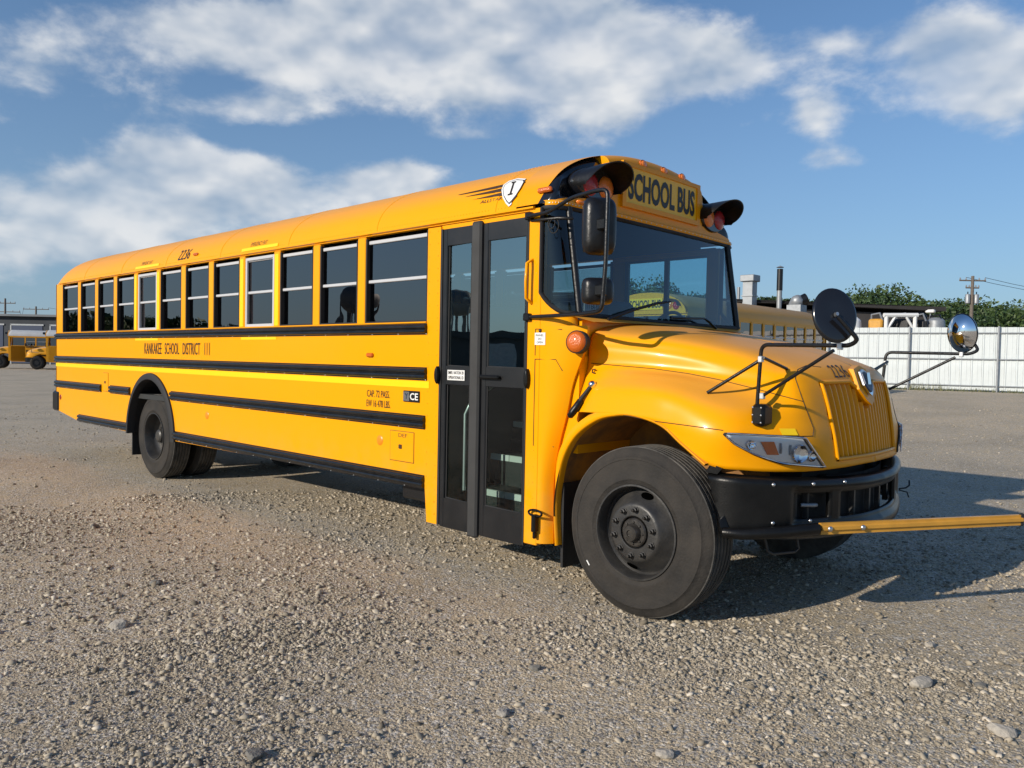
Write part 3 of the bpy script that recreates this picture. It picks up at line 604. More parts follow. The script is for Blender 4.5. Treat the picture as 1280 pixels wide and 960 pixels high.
# windscreen and corner glass
def zlow(y):
    return 1.885-.012*(1-((y-1.22)/1.22)**2)
zg = np.linspace(0, 1, 7)
ws = MB().grid([[(ringx(y, zlow(y)+(2.60-zlow(y))*s), y, zlow(y)+(2.60-zlow(y))*s) for s in zg] for y in np.linspace(.135, W-.135, 21)])
wsc = put('windscreen', ws, 'glass_wind', BUS, smooth=60, fix=False)
def corner(side):
    T = (lambda m: m) if side == 0 else flip
    ss = np.linspace(0, 1, 12); P = []; edge = []
    for s in ss:
        a = s*math.pi/2*.97; y = .12*(1-math.cos(a)); z0 = 1.885+.14*max(0, 1-s/.62)**2.0
        P.append([(ringx(y, z0+(2.595-z0)*q), y, z0+(2.595-z0)*q) for q in zg])
    g_ = put('corner_glass', T(MB().grid(P)), 'glass_wind', BUS, smooth=60, fix=False)
    P = np.array(P); path = list(P[:, 0][::-1])+list(P[0, 1:])+list(P[1:, -1])
    put('gasket', T(MB().tube([tuple(q+[-0.0, -.004, 0]) for q in path], .016, 6)), 'rubber', g_, smooth=60)
    # yellow filler under the rounded corner
    F = []
    for s, col_ in zip(ss, P):
        y = .12*(1-math.cos(s*math.pi/2*.97)); F.append([(ringx(y, 1.87), y, 1.80), tuple(col_[0]-[0, 0, .004])])
    put('corner_panel', T(MB().grid(F)), 'yellow', g_, smooth=50)
    pl = [(ringx(.128, z)+.004, .128, z) for z in (1.875, 2.1, 2.35, 2.605)]
    put('windscreen_post', T(MB().tube(pl, .024, 8)), 'black', BUS, smooth=60)
corner(0); corner(1)
gk = MB(); gk.tube([(ringx(y, 1.88), y, zlow(y)-.005) for y in np.linspace(.13, W-.13, 21)], .022, 6); gk.tube([(ringx(y, 2.6), y, 2.603) for y in np.linspace(.13, W-.13, 21)], .018, 6)
put('gasket', gk, 'rubber', wsc, smooth=60)
put('window_label', MB().box((-.66, .29, 1.915), (-.657, .47, 1.985)), 'white', BUS)
v, f = text('111 EA-97', .15, .04, .01); put('label_lettering', MB().add([(-.6545, .305+p[0], 1.93+p[1]) for p in v], f), 'letter', BUS, fix=False)
# wipers
for pts in ([(760, 399), (790, 388), (822, 379), (838, 377)], [(838, 397), (862, 398), (880, 398)], [(895, 411), (886, 402), (880, 398)]):
    put('wiper', MB().tube([tuple(on(u, v, x=-.50)) for u, v in pts], [.011]*(len(pts)-1)+[.008], 6), 'black', BUS, smooth=60)
# front post between door and corner glass
both('door_post', MB().bbox((-.922, .0, .30), (-.80, .06, 2.592), .006), 'yellow', BUS)
rv = MB()
for zz in np.arange(.4, 2.5, .11): rv.dome((-.845, 0, zz), (0, -1, 0), .005, .003, 5, 2)
put('post_rivets', rv, 'yellow', BUS, kind='stuff')
# cowl side panel
zk = np.array([.32, .5, .76, 1.0, 1.215, 1.425, 1.58, 1.70, 1.80]); xk = np.array([-.708, -.715, -.72, -.68, -.612, -.572, -.497, -.455, -.455])
zz = np.linspace(.32, 1.80, 40); xe = np.interp(zz, zk, xk); xe = np.convolve(np.pad(xe, 2, 'edge'), np.ones(5)/5, 'valid')
ss = np.linspace(0, 1, 14)
cw = MB().grid([[(-.80+(e+.80)*s, .075*s**2.6, z) for s in ss]+[(e-.01, .11, z), (e-.10, .17, z)] for z, e in zip(zz, xe)])
cowl, cowl2 = both('cowl_panel', cw, 'yellow', BUS, smooth=40)
for q in ([(-.843, 1.575), (-.665, 1.575), (-.620, 1.50)], [(-.843, 1.575), (-.843, .985), (-.70, .985)], [(-.843, 1.78), (-.843, 1.60)], [(-.843, 1.78), (-.62, 1.775)]):
    put('panel_gap', MB().tube([(x_, .075*max(0, (x_+.8)/(np.interp(z_, zz, xe)+.8))**2.6-.0015, z_) for x_, z_ in q], .0028, 5), 'letter_brown', cowl)
fb = MB().box((-.86, .10, .95), (-.535, W-.10, 1.60)).box((-.80, .13, 1.60), (-.545, W-.13, 1.845)); put('firewall', fb, 'yellow', BUS)
put('cowl_top', MB().grid([[(ringx(y, 1.87)-.03, y, 1.868), (ringx(y, 1.87)+.03, y, 1.862), (-.47, max(.17, min(W-.17, y)), 1.825+.02*(1-((y-1.22)/1.22)**2))] for y in np.linspace(.06, W-.06, 21)]), 'yellow', BUS, smooth=50)
# round turn lamp
for T in ((lambda m: m), flip):
    M_ = Matrix.Translation((-.488, .005, 1.692))@Vector((.25, -1, .05)).to_track_quat('Z', 'Y').to_matrix().to_4x4()
    tl = put('turn_lamp', T(MB().lathe([(.0, .036), (.04, .033), (.060, .024), (.069, .006)], 24, M_)), 'orange_lens', BUS, smooth=60)
    put('lamp_base', T(MB().lathe([(.069, .008), (.076, .004), (.076, -.05)], 24, M_)), 'rubber', tl, smooth=40)
dc = put('decal', MB().box((-.847, -.004, 1.672), (-.752, .0, 1.755)), 'white', BUS); 
for k, s_ in enumerate(('PANEL', 'DO', 'OPEN')):
    wd_ = (.07, .03, .055)[k]; put('decal_lettering', text_side(s_, -.80-wd_/2, 1.730-.024*k, wd_, .014, lambda z: -.0052), 'letter', dc, fix=False)
put('decal_knob', MB().dome((-.80, 0, 1.768), (0, -1, 0), .014, .014, 8, 3), 'letter_brown', dc)
# hood latch low on the cowl
hl = put('tow_latch', MB().bbox((-.812, -.05, .40), (-.775, -.002, .52), .008), 'bumper_black', BUS)
put('latch_ring', MB().tube([(-.79+.06*math.cos(a), -.028, .53+.022*math.sin(a)) for a in np.linspace(0, 2*math.pi, 17)], .008, 6, caps=False), 'bumper_black', hl, smooth=60)
put('latch_foot', MB().bbox((-.805, -.04, .355), (-.783, -.008, .40), .006), 'bumper_black', hl)
# --- entrance door: two leaves and the meeting post
DZ0, DZ1 = .275, 2.552
put('door_header', MB().box((-1.835, .012, 2.553), (-.922, .06, 2.592)), 'yellow', BUS)
put('door_jamb', MB().box((-1.835, .0, .285), (-1.812, .08, 2.553)), 'rubber', BUS); put('door_jamb', MB().box((-.935, .0, .285), (-.922, .08, 2.553)), 'rubber', BUS)
def leaf(x0, x1, tilt, e):
    g0, g1, g2, g3 = .50, 1.372, 1.512, 2.425
    ya, yb = .004, .034; el = .050
    m = MB()
    m.bbox((x0, ya, DZ0), (x0+el, yb, DZ1), .006).bbox((x1-e, ya, DZ0), (x1, yb, DZ1), .006)
    m.box((x0+el-.004, ya+.003, DZ0), (x1-e+.004, yb-.003, g0)).box((x0+el-.004, ya+.003, g1), (x1-e+.004, yb-.003, g2)).box((x0+el-.004, ya+.003, g3), (x1-e+.004, yb-.003, DZ1))
    lf = put('door_leaf', m, 'door_frame', BUS)
    for a, c in ((g0, g1), (g2, g3)):
        gx0, gx1 = x0+el, x1-e
        p = [(gx0, .020+tilt, a), (gx1, .020-tilt, a), (gx1, .020-tilt, c), (gx0, .020+tilt, c)]
        put('door_pane', MB().add(p, [(0, 1, 2, 3)]), 'glass_door' if a > 1.4 else 'glass_door_low', lf, fix=False)
        put('pane_seal', MB().tube(p+[p[0]], .0085, 5, caps=False), 'rubber', lf)
    return lf
l1 = leaf(-1.812, -1.482, .0085, .014); l2 = leaf(-1.372, -.935, .0012, .020)
put('door_edge_seal', MB().bbox((-1.478, -.022, DZ0-.02), (-1.376, .03, 2.572), .014), 'door_seal', BUS)
db = put('door_label', MB().box((-1.735, -.0005, 1.405), (-1.545, .004, 1.482)), 'white', l1)
put('label_lettering', text_side('EMER. NATION 20', -1.725, 1.450, .17, .024, lambda z: -.002, .01), 'letter', l1, fix=False)
put('label_lettering', text_side('OPERATIONAL ID', -1.725, 1.414, .17, .024, lambda z: -.002, .01), 'letter', l1, fix=False)
put('door_handle', MB().bbox((-1.37, -.03, 1.425), (-1.17, .002, 1.455), .010), 'bumper_black', l2)
for x_ in (-1.838, -.905): put('door_hinge', MB().lathe([(0, .03), (.024, .03), (.03, .02), (.03, -.01)], 14, Matrix.Translation((x_, -.0, 1.44))@Matrix.Rotation(R_(90), 4, 'X')@Matrix.Diagonal((.75, 2.3, 1, 1))), 'bumper_black', BUS, smooth=50)
put('grab_handle', MB().tube([(-.885, .0, 2.255), (-.89, -.05, 2.225), (-.893, -.055, 2.10), (-.893, -.05, 1.99), (-.885, 0, 1.955)], .011, 8), 'yellow', BUS, smooth=60)
# --- steps and inside
st = MB(); no = []
for k, (y0, z) in enumerate(((.28, .56), (.54, .80), (.80, 1.05))):
    st.box((-1.80, y0, z-.30), (-.95, y0+.30, z)); no.append((y0, z))
stp = put('entrance_steps', st.box((-1.80, .05, .27), (-.95, .29, .30)), 'step', BUS)
for y0, z in no:
    for j in range(4):
        xa = -1.79+.21*j; put('step_nosing', MB().box((xa, y0-.004, z-.045), (xa+.205, y0+.02, z+.003)), 'nosing' if j % 2 else 'white', stp)
put('stepwell_wall', MB().box((-1.83, .05, .27), (-1.80, 1.1, 2.0)).box((-.95, .07, .27), (-.93, 1.1, 1.80)), 'inside', BUS)
put('handrail', MB().tube([(-1.70, .16, .55), (-1.70, .16, 1.14), (-1.67, .18, 1.22), (-1.55, .30, 1.36), (-1.30, .55, 1.52)], .013, 8), 'alu', BUS, smooth=60)
put('floor', MB().box((-10.8, .04, .98), (-1.84, W-.04, 1.04)).box((-1.84, 1.10, .98), (-.86, W-.04, 1.045)), 'step', BUS)
put('dashboard', MB().prism([(-.92, 1.30), (-.56, 1.30), (-.58, 1.855), (-.70, 1.875), (-.86, 1.80), (-.92, 1.66)], 'y', .55, W-.12), 'dash', BUS)
put('headliner', MB().grid([[(xx, 1.22+(y-1.22)*.975, ZR+(z-ZR)*.94) for y, z in zip(ya, za)] for xx in (-10.7, -1.0)]), 'inside', BUS, smooth=60)
def seat(x, y0, y1, zt=2.02):
    m = MB(); m.bbox((x, y0, 1.30), (x+.42, y1, 1.46), .04); m.bbox((x-.06, y0, 1.40), (x+.07, y1, zt), .05); m.box((x+.05, y0+.1, 1.04), (x+.10, y0+.14, 1.30)); m.box((x+.3, y1-.14, 1.04), (x+.34, y1-.1, 1.30)); return m
for i in range(11):
    xx = -10.2+.70*i
    for y0, y1 in ((.09, 1.03), (1.41, 2.35)): put('bench_seat', seat(xx, y0, y1), 'seat', BUS)
put('driver_seat', seat(-1.55, 1.62, 2.12, 2.12), 'seat', BUS)
sw_ = [(-.98+.11*math.sin(a)*.55, 1.86+.21*math.cos(a), 1.87+.21*math.sin(a)*.62) for a in np.linspace(0, 2*math.pi, 29)]
swo = put('steering_wheel', MB().tube(sw_, .015, 8, caps=False), 'black', BUS, smooth=60)
put('steering_column', MB().tube([(-.98, 1.86, 1.87), (-.80, 1.86, 1.62)], .05, 8).tube([sw_[4], (-.98, 1.86, 1.87), sw_[10]], .014, 6).tube([sw_[21], (-.98, 1.86, 1.87)], .014, 6), 'black', swo)
put('dash_cluster', MB().prism([(-.86, 1.80), (-.62, 1.85), (-.66, 1.93), (-.82, 1.96)], 'y', 1.64, 2.10), 'dash', BUS)
# driver's side: clear sliding window instead of the door
put('side_panel', flip(MB().prism([(-1.835, .53), (-.80, .53), (-.80, 1.92), (-1.835, 1.92)], 'y', 0, .03)), 'yellow', BUS)
put('window_header', flip(MB().box((-1.985, .002, 2.55), (-.80, .04, 2.60))), 'yellow', BUS)
df = MB().box((-1.83, .01, 1.92), (-1.79, .04, 2.55)).box((-.90, .01, 1.92), (-.80, .04, 2.55)).box((-1.38, .01, 1.93), (-1.335, .04, 2.54)).box((-1.79, .01, 1.92), (-.90, .04, 1.95)).box((-1.79, .01, 2.53), (-.90, .04, 2.55))
dw = put('driver_window', flip(df), 'black', BUS)
for a, c in ((-1.79, -1.38), (-1.335, -.90)): put('window_pane', flip(MB().box((a, .022, 1.95), (c, .025, 2.53))), 'glass_clear', dw)
# --- hood: interpolated surface, rings from the fender edge up to the centre line
RG = [
 [(-.53, .06, 1.235), (-.3, .0, 1.24), (-.05, -.006, 1.236), (.18, .0, 1.19), (.46, .015, 1.0), (.66, .13, .968), (.85, .40, .958), (.945, .75, .960), (.985, 1.22, .965)],
 [(-.53, .07, 1.25), (-.3, .003, 1.262), (-.05, -.008, 1.262), (.2, -.006, 1.238), (.54, .025, 1.175), (.72, .19, 1.16), (.868, .43, 1.15), (.925, .75, 1.13), (.965, 1.22, 1.13)],
 [(-.53, .115, 1.36), (-.3, .055, 1.385), (-.05, .035, 1.395), (.2, .04, 1.38), (.54, .10, 1.305), (.71, .26, 1.275), (.845, .455, 1.26), (.905, .76, 1.25), (.945, 1.22, 1.25)],
 [(-.53, .16, 1.46), (-.3, .145, 1.475), (-.05, .15, 1.478), (.2, .18, 1.46), (.52, .265, 1.39), (.70, .365, 1.37), (.825, .48, 1.365), (.885, .77, 1.36), (.925, 1.22, 1.36)],
 [(-.53, .185, 1.556), (-.3, .212, 1.546), (-.05, .25, 1.527), (.2, .30, 1.502), (.50, .358, 1.458), (.685, .412, 1.45), (.798, .495, 1.45), (.86, .77, 1.455), (.90, 1.22, 1.455)],
 [(-.53, .20, 1.68), (-.3, .235, 1.665), (-.05, .275, 1.642), (.2, .33, 1.608), (.48, .398, 1.56), (.66, .455, 1.535), (.762, .535, 1.525), (.832, .79, 1.52), (.867, 1.22, 1.525)],
 [(-.53, .27, 1.775), (-.3, .31, 1.757), (-.05, .35, 1.735), (.2, .41, 1.697), (.45, .49, 1.645), (.60, .56, 1.605), (.695, .63, 1.582), (.775, .82, 1.572), (.815, 1.22, 1.578)],
 [(-.53, .6, 1.83), (-.3, .63, 1.807), (-.05, .66, 1.778), (.18, .7, 1.738), (.39, .76, 1.69), (.5, .81, 1.661), (.57, .86, 1.642), (.625, .98, 1.632), (.655, 1.22, 1.634)],
 [(-.53, 1.22, 1.85), (-.3, 1.22, 1.826), (-.05, 1.22, 1.79), (.15, 1.22, 1.748), (.3, 1.22, 1.716), (.37, 1.22, 1.700), (.41, 1.22, 1.691), (.45, 1.22, 1.682), (.48, 1.22, 1.675)]]
HS = crom(crom(RG, 9, 0), 12, 1)         # [v][u]
hm = MB().grid(HS); BVH_R = BVHTree.FromPolygons([Vector(q) for q in hm.v], hm.f)
def hood_at(u, v, lift=.003):
    d = Vector(ray(u, v)).normalized(); p, n, i, t = BVH_R.ray_cast(Vector(CAM), d)
    if p is None: p, n, i, t = BVH_R.find_nearest(Vector(CAM)+d*5.0)
    if n.dot(d) > 0: n = -n
    return p+n*lift, n
def hood_x(y, z, lift=0.):               # front face: x for y, z
    y = y if y <= 1.2195 else W-y
    p, n, i, t = BVH_R.ray_cast(Vector((3, min(y, 1.2195), z)), Vector((-1, 0, 0)))
    return (p.x if p else .9)+lift
# grille field pressed back in the hood
GT, GB = 1.468, 1.012
def in_grille(y, z): 
    q = abs(y-1.22); hw = .49+(z-GB)/(GT-GB)*.05
    return GB < z < GT and q < hw
hp = HS.copy()
for i in range(hp.shape[0]):
    for j in range(hp.shape[1]):
        x_, y_, z_ = hp[i, j]
        if x_ > .7 and in_grille(y_, z_): hp[i, j, 0] -= .05
hm2 = MB().grid(hp); full = MB(); full.v = hm2.v+[(x, W-y, z) for x, y, z in hm2.v]; n_ = len(hm2.v); full.f = [tuple(reversed(f)) for f in hm2.f]+[tuple(i+n_ for i in f) for f in hm2.f]
hood = put('hood', full, 'yellow', BUS, smooth=50, fix=False)
md = hood.modifiers.new('thickness', 'SOLIDIFY'); md.thickness = .006; md.offset = -1
# grille frame and slats
gr_p = [(1.22-.49, GB), (1.22-.54, GT), (1.22-.20, GT+.004), (1.22-.10, GT-.045), (1.22, GT-.135), (1.22+.10, GT-.045), (1.22+.20, GT+.004), (1.22+.54, GT), (1.22+.49, GB)]
pth = []
for (a, c) in zip(gr_p, gr_p[1:]+gr_p[:1]):
    for s in np.linspace(0, 1, 8)[:-1]: y_, z_ = a[0]+(c[0]-a[0])*s, a[1]+(c[1]-a[1])*s; pth.append((hood_x(y_, z_, .001), y_, z_))
grl = put('grille', MB().tube(pth+[pth[0]], .013, 8, caps=False), 'yellow', BUS, smooth=60)
ns = 17
for k in range(ns):
    f_ = (k+.5)/ns*2-1
    path = []
    for z in np.linspace(GB+.004, GT-.004, 12):
        hw = .485+(z-GB)/(GT-GB)*.05; y_ = 1.22+f_*hw
        if abs(y_-1.22) < .20 and z > GT-.135+abs(y_-1.22)*.75: break
        path.append((hood_x(y_, z, -.012), y_, z))
    P = []
    for (x_, y_, z_) in path:
        P.append([(x_-.035, y_-.021, z_), (x_-.006, y_-.015, z_), (x_+.006, y_-.006, z_), (x_+.006, y_+.006, z_), (x_-.006, y_+.015, z_), (x_-.035, y_+.021, z_)])
    put('grille_slat', MB().grid(P), 'yellow', grl, smooth=50)
# emblem boss between the grille halves
def boss(w_, z0, z1, lift, thick):
    out = [(-.5, .40), (-.40, .90), (0, 1.0), (.40, .90), (.5, .40), (.22, .12), (0, 0), (-.22, .12)]
    vs = []; n = len(out)
    for l in (lift-thick, lift):
        for p, q in out:
            y_ = 1.22+p*w_; z_ = z0+(z1-z0)*q; vs.append((hood_x(y_, min(z_, 1.50), 0)+l-max(0, z_-1.50)*.55, y_, z_))
    return MB().add(vs, [tuple(range(n, 2*n))]+[(i, (i+1) % n, (i+1) % n+n, i+n) for i in range(n)])
em = put('emblem_boss', boss(.27, GT-.145, 1.575, .026, .07), 'yellow', BUS, smooth=35)
put('emblem_rim', boss(.150, GT-.085, 1.550, .037, .012), 'chrome_soft', em); put('emblem_field', boss(.118, GT-.062, 1.535, .041, .008), 'navy', em)
v, f = text('I', .05, .075, .02); put('emblem_letter', MB().add([(hood_x(1.22, 1.47)+.044-(p[1])*.2, 1.195+p[0]+p[1]*.1, 1.455+p[1]) for p in v], f), 'chrome_soft', em, fix=False)
# hood number and panel gaps, laid on the hood
v, f = text('2236', 1, 1, .0); tl, tr, br, bl = [np.array(c, float) for c in ((1032, 457), (1051, 456), (1064, 471.5), (1044, 472.5))]
hv = [tuple(hood_at(*((bl*(1-p[0])+br*p[0])*(1-p[1])+(tl*(1-p[0])+tr*p[0])*p[1]), .003)[0]) for p in v]
put('hood_number', MB().add(hv, f), 'letter', hood, fix=False)
def gap(px, r=.0028, m='letter_brown'):
    pts = []
    for a, c in zip(px, px[1:]):
        n = max(2, int(math.hypot(c[0]-a[0], c[1]-a[1])/8))
        for s in np.linspace(0, 1, n, endpoint=False): pts.append(hood_at(a[0]+(c[0]-a[0])*s, a[1]+(c[1]-a[1])*s, .0005)[0])
    pts.append(hood_at(*px[-1], .0005)[0]); mb = MB().tube(pts, r, 5)
    put('panel_gap', mb, m, hood); put('panel_gap', flip(mb), m, hood)
gap([(739, 454), (817, 461), (860, 467), (898, 474.5), (944, 486), (1004, 502)])
gap([(1026, 459), (1008, 457), (997, 462), (994, 473), (1004, 502), (1017, 536), (1016, 545), (985, 546)])
gap([(770, 522), (800, 524), (860, 532), (904, 538)])
# headlamps
HLT = [(905, 542), (925, 542.5), (950, 544), (980, 545.5), (1003, 547)]; HLB = [(905, 543), (918, 555), (942, 568), (975, 579), (1028, 584)]
def lamp_patch(lift, ins=0.):
    nu, nv = 22, 8; P = []
    for s in np.linspace(0, 1, nu):
        def ip(a, s): k = s*(len(a)-1); i = min(int(k), len(a)-2); t = k-i; return (a[i][0]+(a[i+1][0]-a[i][0])*t, a[i][1]+(a[i+1][1]-a[i][1])*t)
        a, c = ip(HLT, s), ip(HLB, s); row = []
        for t in np.linspace(ins, 1-ins, nv): row.append(hood_at(a[0]+(c[0]-a[0])*t, a[1]+(c[1]-a[1])*t, lift)[0])
        P.append(row)
    return np.array([[tuple(q) for q in r] for r in P])
hb = lamp_patch(.004); hl_ = lamp_patch(.026, .02)
for T in ((lambda m: m), flip):
    hd = put('headlamp', T(MB().grid(hb)), 'lamp_inner', BUS, smooth=60)
    put('lamp_lens', T(MB().grid(hl_)), 'lens_clear', hd, smooth=60)
    ed = list(hb[:, 0])+list(hb[-1, 1:])+list(hb[::-1, -1])+list(hb[0, ::-1][1:])
    put('lamp_rim', T(MB().tube([tuple(q) for q in ed], .0065, 6, caps=False)), 'rubber', hd, smooth=60)
    ed = list(hl_[1:, 0])+list(hl_[-1, 1:])+list(hl_[:0:-1, -1])
    put('lens_edge', T(MB().tube([tuple(q) for q in ed], .004, 6)), 'chrome_soft', hd, smooth=60)
    # amber block and two reflector bowls under the lens
    am = [hood_at(u_, v_, l_)[0] for l_ in (.006, .016) for u_, v_ in ((950, 552), (966, 552), (972, 568), (958, 568))]
    put('amber_block', T(MB().add([tuple(q) for q in am], [(4, 5, 6, 7), (0, 1, 5, 4), (1, 2, 6, 5), (2, 3, 7, 6), (3, 0, 4, 7)])), 'amber', hd)
    for (u_, v_, r_) in ((938, 556, .026), (998, 567, .050), (1012, 570, .03)):
        p, n = hood_at(u_, v_, .005); put('reflector_bowl', T(MB().lathe([(.0, .004), (r_*.5, .006), (r_*.85, .012), (r_, .018), (r_*1.08, .012)], 20, Matrix.Translation(p)@n.to_track_quat('Z', 'Y').to_matrix().to_4x4())), 'chrome', hd, smooth=60)
    for (u_, v_) in ((975, 560), (987, 562)):
        p, n = hood_at(u_, v_, .008); put('lamp_divider', T(MB().tube([p+Vector((0, 0, .028)), p+n*.006, p-Vector((0, 0, .03))], .006, 6)), 'galv', hd)
tp = [hood_at(u_, v_, .006)[0] for u_, v_ in ((973, 536), (993, 536), (997, 544), (977, 544))]
put('reflective_tape', MB().add([tuple(q) for q in tp], [(0, 1, 2, 3)]), 'tape', hood, fix=False)
p, n = hood_at(744, 464); put('hood_handle', MB().tube([p+Vector((.012, -.01, .012)), p+Vector((-.008, -.014, .010)), p+Vector((-.012, -.014, -.01)), p+Vector((.010, -.01, -.014))], .005, 6), 'letter', hood)
# hood strap
p1, n = hood_at(742, 482, .012); p2 = Vector(on(716, 515, y=.03))
for T in ((lambda m: m), flip):
    hs_ = put('hood_strap', T(MB().tube([p1, (p1+p2)/2+Vector((0, -.012, 0)), p2], .014, 8)), 'rubber', BUS, smooth=60)
    put('strap_catch', T(MB().dome(tuple(p1), (.2, -1, .2), .028, .03, 10, 3)), 'chrome_soft', hs_, smooth=60)
    d_ = (p2-p1).normalized(); put('strap_handle', T(MB().tube([p2-d_*.10, p2-d_*.09, p2-d_*.0, p2+d_*.035, p2+d_*.045], [.016, .024, .026, .022, .010], 8)), 'bumper_black', hs_, smooth=60)
# front arch: flared lip, well, splash shields
AP = [(-.655, .32), (-.672, .611), (-.618, .86), (-.484, 1.063), (-.311, 1.186), (-.16, 1.228), (-.013, 1.232), (.172, 1.187), (.305, 1.095), (.47, .985)]
A2 = crom(np.array(AP), 6)
tg = np.gradient(A2, axis=0); nr = np.stack([-tg[:, 1], tg[:, 0]], 1); nr /= np.linalg.norm(nr, axis=1)[:, None]
Pf = []
for (x_, z_), (nx, nz) in zip(A2, nr):
    f0 = sstep(.05, -.40, x_)       # the flare is widest at the back
    wd = .012+.05*float(f0)*float(sstep(.55, .95, z_)); sh_ = .055*float(1-sstep(.70, 1.12, z_)) if x_ < -.3 else 0
    Pf.append([(x_+nx*e, yy+sh_, z_+nz*e) for e, yy in ((0, .05), (-.002, .015), (.002, -.008), (.010, -.014), (max(.014, wd*.55), -.012), (max(.016, wd), .004), (max(.017, wd)+.004, .03), (max(.017, wd)+.03, .09))])
both('fender_flare', MB().grid(Pf), 'yellow', BUS, smooth=50)
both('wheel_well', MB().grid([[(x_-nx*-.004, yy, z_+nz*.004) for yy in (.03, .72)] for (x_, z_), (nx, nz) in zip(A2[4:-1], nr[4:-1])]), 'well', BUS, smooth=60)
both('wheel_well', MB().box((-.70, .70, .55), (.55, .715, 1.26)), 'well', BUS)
both('mud_flap', MB().box((-.665, .10, .16), (-.645, .66, .74)), 'rubber', BUS)
both('splash_strip', MB().prism([(.455, .945), (.49, 1.0), (.56, .975), (.53, .94)], 'y', .035, .30), 'bumper_black', BUS)
put('bay_light_blocker', MB().box((-.55, .80, .62), (.72, 1.64, 1.42)), 'underbody', BUS)  # plain dark box added to stop light passing through the engine bay
put('radiator', MB().box((.60, .55, .62), (.80, 1.89, 1.30)), 'underbody', BUS)
# --- front bumper with its openings
BPt = crom(np.array([(.455, .035), (.56, .025), (.68, .075), (.79, .20), (.885, .40), (.965, .66), (1.03, .95), (1.05, 1.22)]), 8)
BPt = np.concatenate([BPt, [(x, W-y) for x, y in BPt[-2::-1]]])
dl = np.concatenate([[0], np.cumsum(np.hypot(*np.diff(BPt, axis=0).T))]); nb = 121
u_ = np.linspace(0, dl[-1], nb); bx = np.interp(u_, dl, BPt[:, 0]); by = np.interp(u_, dl, BPt[:, 1])
tn = np.stack([np.gradient(by), -np.gradient(bx)], 1); tn /= np.linalg.norm(tn, axis=1)[:, None]
lv = np.linspace(0, 1, 25)
def bump_z(i, s):
    k = abs(by[i]-1.22)/1.22; z0 = .545+.055*k**3; z1 = .905+.045*k**2; return z0+(z1-z0)*s
def bump_off(i, s):
    y_ = by[i]; o = 0.
    o -= .05*max(0, (s-.90)/.10)**2; o -= .05*max(0, (.10-s)/.10)**2
    q = min(y_, W-y_)
    e1 = sstep(.30, .36, q); o -= .028*float(e1)*float(sstep(.18, .28, s)*(1-sstep(.80, .88, s)))   # shallow recess along the front
    return o
PB = np.array([[(bx[i]+tn[i, 0]*bump_off(i, s), by[i]+tn[i, 1]*bump_off(i, s), bump_z(i, s)) for s in lv] for i in range(nb)])
# slanted rear edge
for i in range(nb):
    for j, s in enumerate(lv):
        q = min(by[i], W-by[i])
        if PB[i, j, 0] < .62: PB[i, j, 0] = max(PB[i, j, 0], .455+.15*(1-s))
bmpm = MB(); m_, n_ = PB.shape[:2]; bmpm.v = [tuple(q) for q in PB.reshape(-1, 3)]
for i in range(m_-1):
    for j in range(n_-1):
        ym = (by[i]+by[i+1])/2; q = min(ym, W-ym); s = (lv[j]+lv[j+1])/2
        side_o = .37 < q < .64 and .34 < s < .76; mid_o = q > .745 and .34 < s < .76
        if side_o or mid_o: continue
        bmpm.f.append((i*n_+j, (i+1)*n_+j, (i+1)*n_+j+1, i*n_+j+1))
bmp = put('front_bumper', bmpm, 'bumper_black', BUS, smooth=45)
md = bmp.modifiers.new('thickness', 'SOLIDIFY'); md.thickness = .03; md.offset = -1
put('bumper_backing', MB().grid([[(bx[i]-tn[i, 0]*.13, by[i]-tn[i, 1]*.13, z) for z in (.58, .90)] for i in range(12, nb-12)]), 'underbody', bmp)
for y_ in (.45, .55, 1.0, 1.22, 1.44, 1.9): 
    i = int(np.argmin(abs(by-y_))); put('backing_bar', MB().box((bx[i]-.12, y_-.012, .62), (bx[i]-.09, y_+.012, .86)), 'rim_black', bmp)
put('tow_hook', MB().tube([(bx[30]-.10, .50, .75), (bx[30]-.05, .55, .75), (bx[30]-.05, .60, .745)], .012, 8), 'galv', bmp, smooth=60)
bo = MB()
for (u1, v1) in ((967, 606), (1017, 605), (1056, 602), (1126, 587), (966, 654), (1013, 651)):
    # bolt heads on the bumper skin
    d = Vector(ray(u1, v1)).normalized(); bv = BVHTree.FromPolygons([Vector(q) for q in bmpm.v], bmpm.f); p, n, i, t = bv.ray_cast(Vector(CAM), d)
    if p is None: continue
    if n.dot(d) > 0: n = -n
    put('bumper_bolt', MB().dome(tuple(p), tuple(n), .012, .009, 8, 3), 'steel', bmp, smooth=60)
put('tow_loop', MB().tube([(.70, .30, .56), (.715, .31, .49), (.74, .33, .475), (.80, .48, .475), (.81, .51, .49), (.80, .50, .56)], .009, 8), 'rim_black', bmp, smooth=60)
# --- crossing gate, swung part way out from the bumper
G0 = Vector((.975, .415, .648)); G1 = Vector((1.712, 1.645, .648)); gd = (G1-G0).normalized()
gt = MB().tube([(.60, .0, .625), (.70, .02, .628), (.84, .20, .635), tuple(G0-gd*.02)], [.030, .032, .034, .034], 8)
gate = put('crossing_gate_arm', MB().xf(Matrix()), 'gate_yellow', BUS) if False else None
X_ = gd; Z_ = Vector((0, 0, 1)); Yn = Z_.cross(X_); gl = (G1-G0).length
ga = MB(); prof = [(-.018, -.034), (.006, -.034), (.006, -.014), (.018, -.008), (.018, .010), (.006, .016), (.006, .030), (-.018, .030)]
for e in (0, gl): ga.v += [tuple(G0+X_*e-Yn*p+Z_*q) for p, q in prof]
k_ = len(prof); ga.f = [tuple(range(k_)), tuple(range(2*k_-1, k_-1, -1))]+[(i, (i+1) % k_, (i+1) % k_+k_, i+k_) for i in range(k_)]
